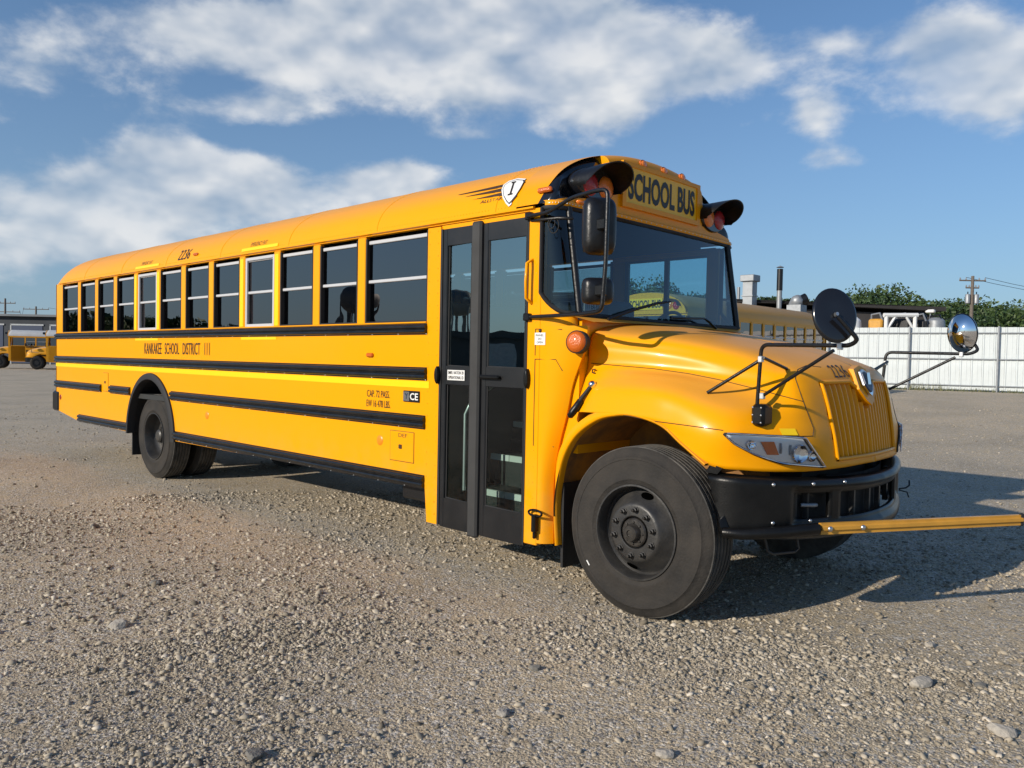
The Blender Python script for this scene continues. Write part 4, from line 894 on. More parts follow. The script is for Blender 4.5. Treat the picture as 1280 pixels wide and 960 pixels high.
gate = put('crossing_gate', ga, 'gate_yellow', BUS); put('gate_hinge', gt, 'bumper_black', gate, smooth=60)
for e in (.05, .27): put('gate_bolt', MB().dome(tuple(G0+X_*e-Yn*.019), tuple(-Yn), .016, .012, 10, 3), 'steel', gate, smooth=60)
put('gate_tip', MB().bbox(tuple(G1-Vector((.012, .012, .04))), tuple(G1+Vector((.012, .02, .04))), .008), 'rubber', gate)
put('gate_wire', MB().tube([(.90, 1.98, .70), (.93, 2.03, .705), (.94, 2.07, .72), (.93, 2.10, .75)], .006, 5).tube([(.90, 1.98, .69), (.93, 2.06, .67), (.93, 2.10, .63)], .005, 5), 'rubber', bmp)
# --- wheels
def wheel(x, yo, r, wdt, front, name):
    """outer face at y=yo; axle along y"""
    M_ = Matrix.Translation((x, yo, r))@Matrix.Rotation(R_(90), 4, 'X')      # local +z points to -y (outwards)
    rr = .29
    tp = [(rr-.005, -.05), (rr, -.012), (rr+.012, -.004), (rr+.03, -.002), (rr+.034, .002), (rr+.05, .002), (rr+.054, .0), (rr+.12, .003), (rr+.155, .001), (rr+.158, .004), (rr+.172, .003), (rr+.176, -.003), (r-.04, -.014), (r-.016, -.024), (r-.006, -.034)]
    nG = 5; span = wdt-.068; x0 = -.036
    tread = [(r-.004, x0)]
    gw = .013; rib = (span-nG*gw)/(nG+1); p_ = x0
    for g in range(nG+1):
        tread += [(r, p_-.002), (r, p_-rib+.002)]; p_ -= rib
        if g < nG: tread += [(r-.012, p_-.001), (r-.012, p_-gw+.001)]; p_ -= gw
    inner = [(r-.006, -wdt+.034), (r-.05, -wdt+.012), (rr+.1, -wdt), (rr, -wdt+.02)]
    if front:
        rp = [(rr+.006, -.006), (rr+.004, .004), (rr-.006, .005), (rr-.012, -.006), (rr-.018, -.085), (rr-.028, -.095), (rr-.036, -.092), (.190, -.018), (.180, -.004), (.170, .004), (.160, .006), (.105, .008), (.100, .004), (.100, -.03), (.0, -.03)]
    else:
        rp = [(rr+.006, -.006), (rr+.004, .004), (rr-.006, .005), (rr-.014, -.01), (rr-.022, -.10), (rr-.032, -.125), (.235, -.15), (.20, -.155), (.11, -.158), (.105, -.15), (.08, -.06), (.06, -.045), (.0, -.042)]
    rim = put(name, MB().lathe(rp, 56, M_), 'rim_black', BUS, smooth=30)
    put('tyre', MB().lathe(tp, 96, M_), 'tyre', rim, smooth=40); put('tread', MB().lathe([tp[-1]]+tread+inner, 96, M_), 'tyre_tread', rim, smooth=30)
    if front:
        hub = put('hub', MB().lathe([(.088, -.03), (.088, .004), (.080, .012), (.058, .014), (.050, .045), (.045, .052), (.022, .054), (.020, .046), (.0, .046)], 32, M_), 'hub_grease', rim, smooth=35)
        for k in range(10):
            a = 2*math.pi*(k+.35)/10; q = Matrix.Translation(M_@Vector((.143*math.cos(a), .143*math.sin(a), .009)))@Matrix.Rotation(R_(90), 4, 'X')
            put('wheel_nut', MB().lathe([(.020, .0), (.020, .004), (.0165, .005), (.0165, .024), (.010, .026), (.009, .042), (.0, .043)], 6, q), 'hub_grease', rim)
        for k in range(8):
            a = 2*math.pi*k/8; q = Matrix.Translation(M_@Vector((.066*math.cos(a), .066*math.sin(a), .013)))@Matrix.Rotation(R_(90), 4, 'X'); put('hub_bolt', MB().lathe([(.008, 0), (.008, .008), (0, .009)], 6, q), 'hub_grease', rim)
        for a in (R_(78), R_(-102)):
            q = M_@Matrix.Rotation(a, 4, 'Z')@Matrix.Translation((.223, 0, -.060))@Matrix.Rotation(R_(45), 4, 'Y')
            put('hand_hole_disc', MB().lathe([(.0, .012), (.020, .0125), (.0215, .008)], 20, q@Matrix.Diagonal((1.15, 1.9, 1, 1))), 'hole_black', rim)  # no opening: black disc painted for the shade inside a hand hole
        if yo < 1: put('white_mark', MB().box((-.018, -.004, -.004), (.018, .0, .004)).xf(Matrix.Translation(M_@Vector((.43*math.cos(R_(216)), .43*math.sin(R_(216)), .0035)))@Matrix.Rotation(R_(52), 4, 'Y')), 'white', rim)
    else:
        for k in range(10):
            a = 2*math.pi*k/10; q = Matrix.Translation(M_@Vector((.143*math.cos(a), .143*math.sin(a), -.157)))@Matrix.Rotation(R_(90), 4, 'X'); put('wheel_nut', MB().lathe([(.0165, .0), (.0165, .022), (.0, .024)], 6, q), 'hub_grease', rim)
    return rim
WR = .525
wheel(0, .004, WR, .285, True, 'front_wheel'); wheel(XA, .045, WR, .27, False, 'rear_wheel'); wheel(XA, .395, WR, .27, False, 'rear_wheel')
# left side wheels (outer faces turned the other way)
def wheel_left(x, name):
    o = [c for c in BUS.children if c.name.split('.')[0] == name]
    for src in o[:2 if name == 'rear_wheel' else 1]:
        c = src.copy(); c.data = src.data; COL.objects.link(c); c.parent = BUS
        Mx = Matrix.Translation((x, W/2, 0))@Matrix.Rotation(math.pi, 4, 'Z')@Matrix.Translation((-x, -W/2, 0))
        c.matrix_parent_inverse = Matrix.Translation(-BUS.location); c.matrix_basis = Mx
        for ch in src.children:
            d = ch.copy(); COL.objects.link(d); d.parent = c; d.matrix_parent_inverse = Matrix()
wheel_left(0, 'front_wheel'); wheel_left(XA, 'rear_wheel')
# --- under the floor
fr = MB().box((-10.6, .78, .66), (.85, .86, .90)).box((-10.6, 1.58, .66), (.85, 1.66, .90)); put('chassis_rail', MB().box((-10.6, .78, .66), (.85, .86, .90)), 'underbody', BUS); put('chassis_rail', MB().box((-10.6, 1.58, .66), (.85, 1.66, .90)), 'underbody', BUS)
for xx in np.arange(-10.2, -1.9, .7): put('floor_beam', MB().box((xx, .05, .90), (xx+.06, W-.05, .98)), 'underbody', BUS)
put('rear_axle', MB().tube([(XA, .3, WR), (XA, 1.0, WR), (XA, 1.22, WR), (XA, 1.44, WR), (XA, 2.14, WR)], [.08, .09, .22, .09, .08], 12), 'underbody', BUS, smooth=60); put('front_axle', MB().box((-.06, .2, .40), (.06, W-.2, .50)), 'underbody', BUS)
put('fuel_tank', MB().bbox((-5.6, .85, .42), (-4.2, 1.55, .66), .05), 'underbody', BUS); put('exhaust_pipe', MB().tube([(-10.8, .65, .55), (-8.2, .65, .6), (-5.8, .60, .60), (-1.0, .70, .6)], .055, 10), 'underbody', BUS, smooth=60)
put('battery_box', MB().bbox((-2.42, .12, .40), (-1.97, .60, .60), .02), 'black', BUS)
# --- mirrors: wall-mounted pair on a bent tube
def bent(pts, rad=.04):
    pts = [Vector(p) for p in pts]; out = [pts[0]]
    for a, b_, c in zip(pts, pts[1:], pts[2:]):
        d0 = (a-b_).normalized(); d1 = (c-b_).normalized(); r = min(rad, (a-b_).length*.45, (c-b_).length*.45)
        for t in np.linspace(0, 1, 6): out.append((b_+d0*r)*(1-t)**2+b_*2*t*(1-t)+(b_+d1*r)*t**2)
    out.append(pts[-1]); return out
for k, T in enumerate(((lambda m: m),)):
    yo = -.20
    tb = bent([(-.92, -.01, 2.555), (-.905, -.035, 2.545), (-.70, -.06, 2.545), (-.45, -.12, 2.60), tuple(on(742, 239, y=-.19)), tuple(on(760, 236, y=yo)), tuple(on(757, 330, y=yo)), tuple(on(752, 389, y=yo)), (-.33, -.16, 1.858), (-.60, -.06, 1.862), (-.92, -.01, 1.862)], .05)
    ma = put('mirror_bracket', T(MB().tube(tb, .0135, 8)), 'black', BUS, smooth=60)
    put('bracket_brace', T(MB().tube([(-.90, .0, 2.52), (-.62, -.05, 2.50), (-.55, .02, 2.50)], .011, 8)), 'black', ma, smooth=60)
    for (cc, zz_) in (((-.91, -.02, 2.55), 0), ((-.91, -.02, 1.862), 0)): put('bracket_foot', T(MB().bbox(tuple(Vector(cc)-Vector((.03, .012, .025))), tuple(Vector(cc)+Vector((.03, .025, .025))), .006)), 'bumper_black', ma)
    for (uc, vc, hw, hh_, dp) in ((754, 279, .102, .170, .09), (752, 362, .096, .080, .08)):
        c = Vector(on(uc, vc, y=yo-.02)); c = c+Vector((-.74, .67, -.0))*.085; fx = Vector((.80, -.60, 0)).normalized()      # the housing's back looks forward and out
        sx_ = Vector((0, 0, 1)).cross(fx).normalized(); P = []
        for (s, e) in ((0., .06), (0, 1.0), (.30, 1.04), (.62, .98), (.86, .86), (1.0, .66), (1.02, .05)):
            ring = []
            for t in np.linspace(0, 2*math.pi, 33)[:-1]:
                p_ = sgnpow(np.cos(t), .42)*hw*e; q_ = sgnpow(np.sin(t), .42)*hh_*(e if s < 1.0 or e > .5 else e); ring.append(tuple(c+sx_*float(p_)+Vector((0, 0, float(q_)))+fx*(s*dp-.055)))
            P.append(ring)
        hsng = put('mirror_head', T(MB().grid(np.array([list(r)+[r[0]] for r in P]))), 'black', ma, smooth=50)
        gl_ = MB().add([tuple(c+sx_*a*hw*.9+Vector((0, 0, b_*hh_*.92))-fx*.057) for a, b_ in ((-1, -1), (1, -1), (1, 1), (-1, 1))], [(0, 1, 2, 3)]); put('mirror_glass', T(gl_), 'chrome', hsng, fix=False)
        put('mirror_clamp', T(MB().bbox(tuple(c+fx*(dp-.05)-Vector((.028, .028, .034))), tuple(c+fx*(dp-.035)+Vector((.028, .028, .034))), .008)), 'bumper_black', ma)
    if k == 0:
        wr_ = MB()
        for rr_, ce_ in ((.042, (-.66, -.045, 2.455)), (.03, (-.685, -.04, 2.475))): wr_.tube([(ce_[0]+rr_*math.cos(a), ce_[1], ce_[2]+rr_*1.15*math.sin(a)) for a in np.linspace(0, 2*math.pi, 21)], .0035, 5, caps=False)
        put('loose_wire', wr_, 'rubber', ma)
# --- cross-view mirrors on the fenders
for k, T in enumerate(((lambda m: m), flip)):
    b0 = hood_at(947, 522)[0]; yb = .20
    pb, pt = Vector(on(946, 512, y=.215)), Vector(on(951, 437, y=.20))
    tip = Vector(on(1062, 432, y=.08)); topc = Vector(on(952, 431, y=.20))
    rise = Vector(on(1073, 425, y=.06)); mc = Vector((1.165, .035, 1.825)) if k == 0 else Vector((1.165, .035, 1.825))
    arm = put('cross_mirror_bracket', T(MB().tube(bent([tuple(pb), tuple(topc), tuple(tip), tuple(rise+Vector((0, 0, .0))), tuple(mc+Vector((.03, -.03, -.01)))], .045), .0115, 8)), 'black', BUS, smooth=60)
    ft = MB(); fbp = Vector(on(948, 518, y=.175))
    ft.bbox(tuple(fbp-Vector((.040, .020, .068))), tuple(fbp+Vector((.042, .10, .058))), .018)
    put('bracket_foot', T(ft), 'bumper_black', arm, smooth=40)
    fl = Vector(on(944, 518, y=.21)); 
    for j in range(6): put('foot_bolt', T(MB().dome(tuple(fbp+Vector((-.025 if j % 2 else .025, -.021, -.045+.042*(j//2)))), (0, -1, 0), .006, .005, 6, 2)), 'steel', arm)
    e1 = hood_at(884, 492, .006)[0]; e2 = hood_at(983, 462, .006)[0]
    lowp = Vector(on(953, 495, y=.205)); br = Vector(on(1042, 438, y=.10))
    ar_ = MB().tube([tuple(Vector(on(949, 451, y=.20))), tuple(e1)], .010, 8); put('bracket_brace', T(ar_), 'black', arm, smooth=60)
    put('bracket_brace', T(MB().tube([tuple(Vector(on(954, 447, y=.20))), tuple(e2)], .010, 8)), 'black', arm, smooth=60); put('bracket_brace', T(MB().tube([tuple(lowp), tuple(br)], .010, 8)), 'black', arm, smooth=60)
    for c in (Vector(on(951, 449, y=.20)), lowp, Vector(on(1050, 433, y=.09))): put('bracket_clamp', T(MB().bbox(tuple(c-Vector((.013, .015, .018))), tuple(c+Vector((.013, .015, .018))), .004)), 'alu', arm)
    # convex head: dome to the bus driver, flat black back outwards
    fx = Vector((-.72, .62, -.20)).normalized() if k == 0 else Vector((-.35, .92, -.12)).normalized()
    M_ = Matrix.Translation(mc)@fx.to_track_quat('Z', 'Y').to_matrix().to_4x4()@Matrix.Diagonal((.88, 1.08, 1, 1))
    hd = put('cross_mirror', T(MB().lathe([(.0, -.004), (.05, -.006), (.118, -.010), (.130, -.006), (.134, .004), (.130, .010)], 36, M_)), 'gloss_black', arm, smooth=50)
    put('mirror_dome', T(MB().lathe([(.0, .075), (.04, .069), (.08, .051), (.110, .028), (.130, .006)], 36, M_)), 'chrome', hd, smooth=70)
    put('mirror_stud', T(MB().lathe([(.0, -.03), (.009, -.03), (.012, -.01)], 10, M_)), 'steel', hd)

# ------------------------------------------------------------------ other buses on the lot
def far_bus(label, length=8.6, roofm='yellow_far', group=None, nwin=10, sign=True):
    """local frame: heading -y... front at the origin of the body, body runs to +y, left side at +x"""
    root = thing('school_bus', label, 'school bus', (0, 0, 0), group)
    hw, zt = 1.2, 2.52; Y = 'yellow_far'
    put('side_panel', MB().box((hw-.03, .3, .55), (hw, length, 1.80)), Y, root); put('side_panel', MB().box((-hw, .3, .55), (-hw+.03, length, 1.80)), Y, root)
    a = np.linspace(0, math.pi, 21); rx = hw*sgnpow(np.cos(a), .95); rz = zt+.50*np.abs(np.sin(a))**.95
    rows = [[(x*(1 if y < length-.2 else .97), y, zt+(z-zt)*(1 if .25 < y < length-.2 else .86)) for x, z in zip(rx, rz)] for y in (.12, .28, .32, length-.25, length)]
    put('roof', MB().grid(rows), roofm, root, smooth=50)
    put('rear_wall', MB().box((-hw, length-.03, .55), (hw, length, 2.6)), Y, root)
    cp = MB().prism([(-hw, 2.50)]+[(x*.985, z*.985+.02) for x, z in zip(rx[::-1], rz[::-1])]+[(hw, 2.50)], 'y', .06, .16); put('front_cap', cp, Y, root)
    put('header', MB().box((-hw, .1, 2.42), (hw, length, 2.53)), Y, root)
    # windows with posts
    ws_ = (length-1.35-.25)/nwin
    for s in (1, -1):
        for i in range(nwin+1):
            y0 = 1.35+ws_*i; put('window_post', MB().box((s*hw-.02, y0-.05, 1.80), (s*hw+.02, y0+.05, 2.45)) if s > 0 else MB().box((-hw-.02, y0-.05, 1.80), (-hw+.02, y0+.05, 2.45)), Y, root)
        for i in range(nwin):
            y0 = 1.35+ws_*i+.05; y1 = y0+ws_-.10; x_ = s*(hw-.012)
            wn = put('window', MB().box((x_-.004, y0, 1.80), (x_+.004, y1, 2.44)), 'glass_tint', root); put('sash_rail', MB().box((x_-.012, y0, 2.10), (x_+.012, y1, 2.13)), 'white_frame', wn)
        put('cab_window', MB().box((s*(hw-.01)-.005, .45, 1.75), (s*(hw-.01)+.005, 1.28, 2.42)), 'glass_tint', root); put('cab_panel', MB().box((s*(hw-.02)-.02, .12, .60), (s*(hw-.02)+.02, 1.35, 1.75)), Y, root)
        put('cab_post', MB().box((s*(hw-.02)-.02, .10, 1.75), (s*(hw-.02)+.02, .24, 2.45)), Y, root)
        for z0, z1 in ((1.66, 1.74), (1.34, 1.44), (1.0, 1.1), (.56, .66)): put('rub_rail', MB().box((s*(hw+.002)-.014, 1.4, z0), (s*(hw+.002)+.014, length, z1)), 'rail_black', root)
    put('windscreen', MB().add([(-hw*.96, .05, 1.72), (hw*.96, .05, 1.72), (hw*.96, .10, 2.46), (-hw*.96, .10, 2.46)], [(0, 1, 2, 3)]), 'glass_tint', root, fix=False)
    put('windscreen_divider', MB().box((-.03, .03, 1.72), (.03, .09, 2.46)), 'black', root)
    put('cabin_floor', MB().box((-hw+.05, .2, .9), (hw-.05, length-.1, 1.0)), 'underbody', root)
    # hood and fenders, lofted
    P = []
    for (y, w_, z1, zb) in ((.12, 1.02, 1.72, 1.15), (-.3, .98, 1.66, 1.18), (-.75, .92, 1.55, 1.0), (-1.1, .84, 1.44, .95), (-1.28, .76, 1.30, .95), (-1.33, .70, 1.0, .95)):
        P.append([(-1.16 if y > -1.0 else -1.16+(-1.0-y)*.9, y, zb), (-1.15 if y > -1.0 else -1.13+(-1.0-y)*.9, y, min(z1, 1.22)), (-w_*1.05, y, min(z1, 1.36)), (-w_, y, z1-.12), (-w_*.8, y, z1-.01), (0, y, z1+.05), (w_*.8, y, z1-.01), (w_, y, z1-.12), (w_*1.05, y, min(z1, 1.36)), (1.15 if y > -1.0 else 1.13-(-1.0-y)*.9, y, min(z1, 1.22)), (1.16 if y > -1.0 else 1.16-(-1.0-y)*.9, y, zb)])
    put('hood', MB().grid(crom(crom(P, 4, 0), 3, 1)), Y, root, smooth=50)
    gr = put('grille', MB().box((-.48, -1.36, .98), (.48, -1.30, 1.40)), 'black', root)
    for i in range(9): put('grille_slat', MB().box((-.45+.1*i, -1.375, 1.0), (-.41+.1*i, -1.35, 1.38)), Y, gr)
    put('front_bumper', MB().prism([(-1.2, -.85), (-1.05, -1.25), (-.5, -1.45), (.5, -1.45), (1.05, -1.25), (1.2, -.85), (1.1, -.85), (.95, -1.15), (.5, -1.3), (-.5, -1.3), (-.95, -1.15), (-1.1, -.85)], 'z', .55, .88), 'bumper_black', root)
    for s in (-1, 1):
        put('headlamp', MB().bbox((s*.80-.16, -1.27, 1.02), (s*.80+.16, -1.16, 1.18), .04), 'chrome_soft', root)
        put('warning_lamp', MB().dome((s*.90, .06, 2.68), (0, -1, 0), .10, .04, 14, 3), 'red_lens', root, smooth=60); put('warning_lamp', MB().dome((s*.70, .06, 2.70), (0, -1, 0), .10, .04, 14, 3), 'amber_lens', root, smooth=60)
        put('lamp_visor', MB().grid([[(s*.80+.24*math.cos(t), yy, 2.66+.17*math.sin(t)) for yy in (.06, -.14)] for t in np.linspace(0, math.pi, 12)]), 'black', root, smooth=50)
        ar = MB().tube([(s*1.1, -.9, 1.2), (s*1.18, -1.0, 1.75), (s*1.2, -1.3, 1.78)], .018, 6); ar.dome((s*1.2, -1.35, 1.85), (s*.3, .9, .1), .13, .06, 14, 4); put('cross_mirror', ar, 'black', root, smooth=50)
        for (yw, nm) in ((-.55, 'front_wheel'), (length-2.4, 'rear_wheel')):
            M_ = Matrix.Translation((s*1.19, yw, .51))@Matrix.Rotation(R_(90*s), 4, 'Y')
            wl = put(nm, MB().lathe([(.29, .0), (.28, -.06), (.18, -.06), (.16, -.0), (.0, .0)], 24, M_), 'rim_far', root, smooth=40); put('tyre', MB().lathe([(.29, .0), (.36, .01), (.48, -.01), (.51, -.05), (.51, -.24), (.46, -.28), (.29, -.28)], 32, M_), 'tyre', wl, smooth=50)
    if sign:
        sg = put('sign_panel', MB().box((-.52, .035, 2.60), (.52, .062, 2.86)), 'sign_yellow', root); v, f = text('SCHOOL BUS', .94, .19, .03)
        put('sign_lettering', MB().add([(-.47+p[0], .032, 2.635+p[1]) for p in v], f), 'letter', sg, fix=False)
    return root
def place(o, x, y, rz): o.scale = (1, 1, 1.11); o.location = (x, y, float(gz(x, y))); o.rotation_euler = (0, 0, R_(rz))
fb1 = far_bus('dusty yellow school bus parked beside the white metal fence, seen along its side', 8.7)
place(fb1, -8.72, 12.9, 0)
lb = far_bus('pale-roofed yellow school bus with whole hood showing beyond the long bus', 9.5, 'white_roof', 'yellow buses parked in the row across the lot')
hdg = -20.5; Rm = Matrix.Rotation(R_(hdg), 3, 'Z'); wp = Rm@Vector((1.19, -.55, 0))
def by_wheel(o, u, v): q = on(u, v, z=0); place(o, q[0]-wp.x, q[1]-wp.y, hdg)
by_wheel(lb, 46, 462)
lb2 = copy_tree(lb); lb2['label'] = 'pale-roofed yellow school bus second in the row before the blue building'; lb3 = copy_tree(lb); lb3['label'] = 'yellow school bus mostly hidden behind the rear corner of the long bus'
by_wheel(lb2, -1, 460.5); by_wheel(lb3, 84, 461)
# ------------------------------------------------------------------ white sheet fence
f0 = at(1034, 486, 32.2); f1 = at(1230, 490, 29.5); fd = Vector((f1-f0)[:3]); fd.z = 0; fl0 = fd.length; fd.normalize(); fnrm = Vector((fd.y, -fd.x, 0))
FP0 = Vector((f0[0], f0[1], 0)); FH = 2.42
fence = thing('metal_fence', 'white ribbed sheet metal fence with galvanised posts and rails', 'fence', (FP0.x, FP0.y, .65))
PWD = .36; SPAN0, SPAN1 = -9.0, 14.0
npan = int((SPAN1-SPAN0)/PWD); pme = None
rib = []
for k, (t, d) in enumerate(((0, .0), (.02, .022), (.05, .022), (.07, 0), (.19, 0), (.20, .006), (.22, .006), (.23, 0), (PWD-.006, 0))): rib.append((t, d))
pm = MB().grid([[tuple(fd*t-fnrm*(-d)*1.0+Vector((0, 0, z))) for z in (.06, FH)] for t, d in rib])
mesh_panel = pm.mesh('panel', 'fence_white')
for i in range(npan):
    t = SPAN0+PWD*i; p = FP0+fd*t; o = bpy.data.objects.new('panel', mesh_panel); COL.objects.link(o); o.parent = fence; z_ = float(gz(p.x, p.y))
    o.matrix_parent_inverse = Matrix.Translation(-Vector(fence.location)); o.location = (p.x, p.y, z_+random.uniform(-.006, .006))
for k in range(-3, 6):
    t = k*2.95; p = FP0+fd*t+fnrm*.11; z_ = float(gz(p.x, p.y)); put('fence_post', MB().tube([(p.x, p.y, z_-.05), (p.x, p.y, z_+FH+.03)], .038, 10), 'galv', fence, smooth=60)
for zz_ in (.22, 1.22, 2.20):
    pts = [FP0+fd*t+fnrm*.055 for t in np.linspace(SPAN0, SPAN1, 9)]; put('fence_rail', MB().tube([(p.x, p.y, float(gz(p.x, p.y))+zz_) for p in pts], .024, 8), 'galv', fence, smooth=60)
# weeds along the fence foot
tv = []; r = np.random.default_rng(9); vs = []; fs = []
for i in range(2600):
    t = r.uniform(SPAN0, SPAN1); p = FP0+fd*t+fnrm*abs(r.normal(.12, .28)); z_ = float(gz(p.x, p.y)); hgt = r.uniform(.05, .22)*(1.6 if math.sin(t*2.1)+math.sin(t*.7) > .8 else .8); a = r.uniform(0, 6.28); l = Vector((math.cos(a), math.sin(a), 0)); o = len(vs)
    tip = p+l*r.uniform(-.08, .08)+Vector((r.uniform(-.05, .05), r.uniform(-.05, .05), 0)); vs += [(p.x-l.x*.012, p.y-l.y*.012, z_-.01), (p.x+l.x*.012, p.y+l.y*.012, z_-.01), (tip.x, tip.y, z_+hgt)]; fs.append((o, o+1, o+2))
mb = MB(); mb.add(vs, fs); o = put('weeds', mb, 'grass', fix=False, kind='stuff'); tag(o, 'dry weeds growing along the foot of the white fence', 'weeds')

# ------------------------------------------------------------------ building beyond the fence
def world_line(u, v, d): return Vector(at(u, v, d))
bA, bB = world_line(700, 366, 46), world_line(1168, 389.5, 47); bd = (bB-bA); bd.z = 0; bL = bd.length; bd.normalize(); bn = Vector((-bd.y, bd.x, 0))
if bn.dot(Vector(fw)) < 0: bn = -bn
bz = .7
bld = thing('workshop_building', 'long low dark building with sloping roof beyond the white fence', 'building', (bA.x, bA.y, bz))
def bbx(t0, t1, n0, n1, z0, z1, z0b=None, z1b=None):
    """box along the facade; top may slope from the t0 end to the t1 end"""
    z1b = z1 if z1b is None else z1b; c = []
    for t, zt in ((t0, z1), (t1, z1b)):
        for n in (n0, n1):
            for z in (z0, zt): q = bA+bd*t+bn*n; c.append((q.x, q.y, z))
    return MB().add(c, [(0, 1, 3, 2), (4, 6, 7, 5), (0, 4, 5, 1), (2, 3, 7, 6), (1, 5, 7, 3), (0, 2, 6, 4)])
zA, zB = bA.z, bB.z
put('wall', bbx(0, bL, .0, 14, .3, zA-.35, None, zB-.2), 'wall_dark', bld)
rf = put('roof', bbx(-.4, bL+.4, -.5, 14.5, zA-.35, zA, None, zB), 'roof_dark', bld)
rf.data.vertices.foreach_get
for k in range(8): 
    t = bL*(.1+.1*k); wn = put('window', bbx(t, t+1.3, -.03, .02, 1.9, 2.9), 'glass_tint', bld); put('frame', bbx(t-.06, t+1.36, -.02, .01, 1.84, 2.96), 'galv', wn)
# rooftop gear
def rooftop(u, v, d): return Vector(at(u, v, d))
vt = rooftop(937, 372, 46); w_ = 24/FPX*46
ve = thing('roof_vent', 'tall grey metal roof vent with boxy cap on dark building', 'vent', (vt.x, vt.y, vt.z-.6))
vb = MB().box((vt.x-.30, vt.y-.30, vt.z-.7), (vt.x+.30, vt.y+.30, vt.z+.92)); put('duct', vb, 'vent_metal', ve); put('cap', MB().bbox((vt.x-.43, vt.y-.43, vt.z+.92), (vt.x+.43, vt.y+.43, vt.z+1.30), .03), 'vent_metal', ve)
put('collar', MB().box((vt.x-.35, vt.y-.35, vt.z+.05), (vt.x+.35, vt.y+.35, vt.z+.12)), 'galv', ve)
sp = rooftop(974, 376, 46); st_ = thing('exhaust_stack', 'thin exhaust stack with dark upper pipe on building roof', 'chimney', (sp.x, sp.y, sp.z-.5)); put('pipe', MB().tube([(sp.x, sp.y, sp.z-.6), (sp.x, sp.y, sp.z+.7)], .15, 12), 'vent_metal', st_, smooth=60)
put('upper_pipe', MB().tube([(sp.x, sp.y, sp.z+.6), (sp.x, sp.y, sp.z+1.85)], .17, 12), 'black', st_, smooth=60); put('rain_cap', MB().lathe([(0, .10), (.22, .0), (.2, -.02)], 12, Matrix.Translation((sp.x, sp.y, sp.z+1.95))), 'vent_metal', st_)
s3 = rooftop(923, 372, 47); o = put('vent_pipe', MB().tube([(s3.x, s3.y, s3.z-.4), (s3.x, s3.y, s3.z+.62)], .09, 10), 'vent_metal'); tag(o, 'short slim grey vent pipe beside the boxy roof vent', 'vent')
sc_ = rooftop(996, 377, 44); S_ = thing('roof_scoop', 'curved galvanised roof scoop with black mouth behind stack', 'vent', (sc_.x, sc_.y, sc_.z-.3))
put('hood', MB().lathe([(.34, -.4), (.35, .1), (.24, .3), (.0, .36)], 20, Matrix.Translation(sc_)@Matrix.Rotation(R_(55), 4, Vector(rt))), 'vent_metal', S_, smooth=60); put('mouth', MB().tube([sc_+Vector(rt)*.10, sc_+Vector(rt)*.52+Vector((0, 0, .16))], [.28, .32], 18), 'black', S_, smooth=60)
put('curb', MB().box((sc_.x-.4, sc_.y-.4, sc_.z-.6), (sc_.x+.4, sc_.y+.4, sc_.z-.2)), 'galv', S_)
# machinery over the fence
def bpt(u, v, d): return Vector(at(u, v, d))
e0 = bpt(1108, 394, 36); e1 = bpt(1144, 394, 36); ax = (e1-e0).normalized(); gzz = .7
gf = thing('lifting_frame', 'white steel portal frame standing behind the fence', 'frame', (e0.x, e0.y, gzz))
for p in (e0, e1): put('leg', MB().tube([(p.x, p.y, gzz), tuple(p)], .09, 8), 'white', gf)
put('beam', MB().tube([tuple(e0-ax*.12), tuple(e1+ax*.12)], .10, 8), 'white', gf)
for k, p in ((0, e0), (1, e1)): put('brace', MB().tube([tuple(p-Vector((0, 0, .75))), tuple(p+ax*(.45 if k == 0 else -.45))], .06, 6), 'white', gf)
for (u, v, wd, hh, m_, lab, nm) in ((1064, 404, 1.0, .9, 'white', 'white rounded tank standing behind the fence beside the dark building', 'tank'), (1096, 402, .7, .7, 'gate_yellow', 'yellow machine part showing over the fence top', 'machine'),
                                    (1128, 402, .9, 1.0, 'black', 'dark engine unit under the white portal frame', 'engine'), (1150, 403, .6, .9, 'rim_far', 'small dark pump beside the white portal frame', 'pump'), (1170, 404, .9, .8, 'galv', 'grey compressor housing near the end of the dark building', 'compressor')):
    p = bpt(u, v, 36.5); T_ = thing(nm, lab, nm, (p.x, p.y, gzz))
    put('body', MB().lathe([(0, wd*.30), (wd*.25, wd*.28), (wd*.42, wd*.12), (wd*.45, -.3), (wd*.42, -hh)], 14, Matrix.Translation(p)) if nm in ('tank', 'compressor') else MB().bbox((p.x-wd*.45, p.y-wd*.35, p.z-.5), (p.x+wd*.45, p.y+wd*.35, p.z+.12), .08), m_, T_, smooth=40)
    put('stand', MB().box((p.x-wd*.3, p.y-wd*.3, gzz), (p.x+wd*.3, p.y+wd*.3, p.z-.35)), 'rim_far', T_)
    put('pipework', MB().tube([(p.x-.2, p.y-.1, p.z), (p.x-.2, p.y-.1, p.z+.32), (p.x+.15, p.y-.1, p.z+.38), (p.x+.28, p.y-.1, p.z+.05)], .05, 6), 'galv' if m_ != 'galv' else 'black', T_, smooth=60)
    if nm == 'pump': put('flywheel', MB().lathe([(.30, -.04), (.34, 0), (.30, .04), (.26, 0), (.30, -.04)], 20, Matrix.Translation(p+Vector((0, 0, .15)))@Vector(-fw).to_track_quat('Z', 'Y').to_matrix().to_4x4()), 'black', T_)
# floodlight on the building end
p = bpt(1163, 390, 46.5); fl_ = thing('floodlight', 'small white floodlight at the end of the dark roof', 'light', tuple(p-Vector((0, 0, .5)))); put('arm', MB().tube([tuple(p-Vector((0, 0, .6))), tuple(p)], .04, 6), 'galv', fl_); put('head', MB().bbox(tuple(p-Vector((.25, .18, .05))), tuple(p+Vector((.25, .18, .14))), .05), 'white', fl_)

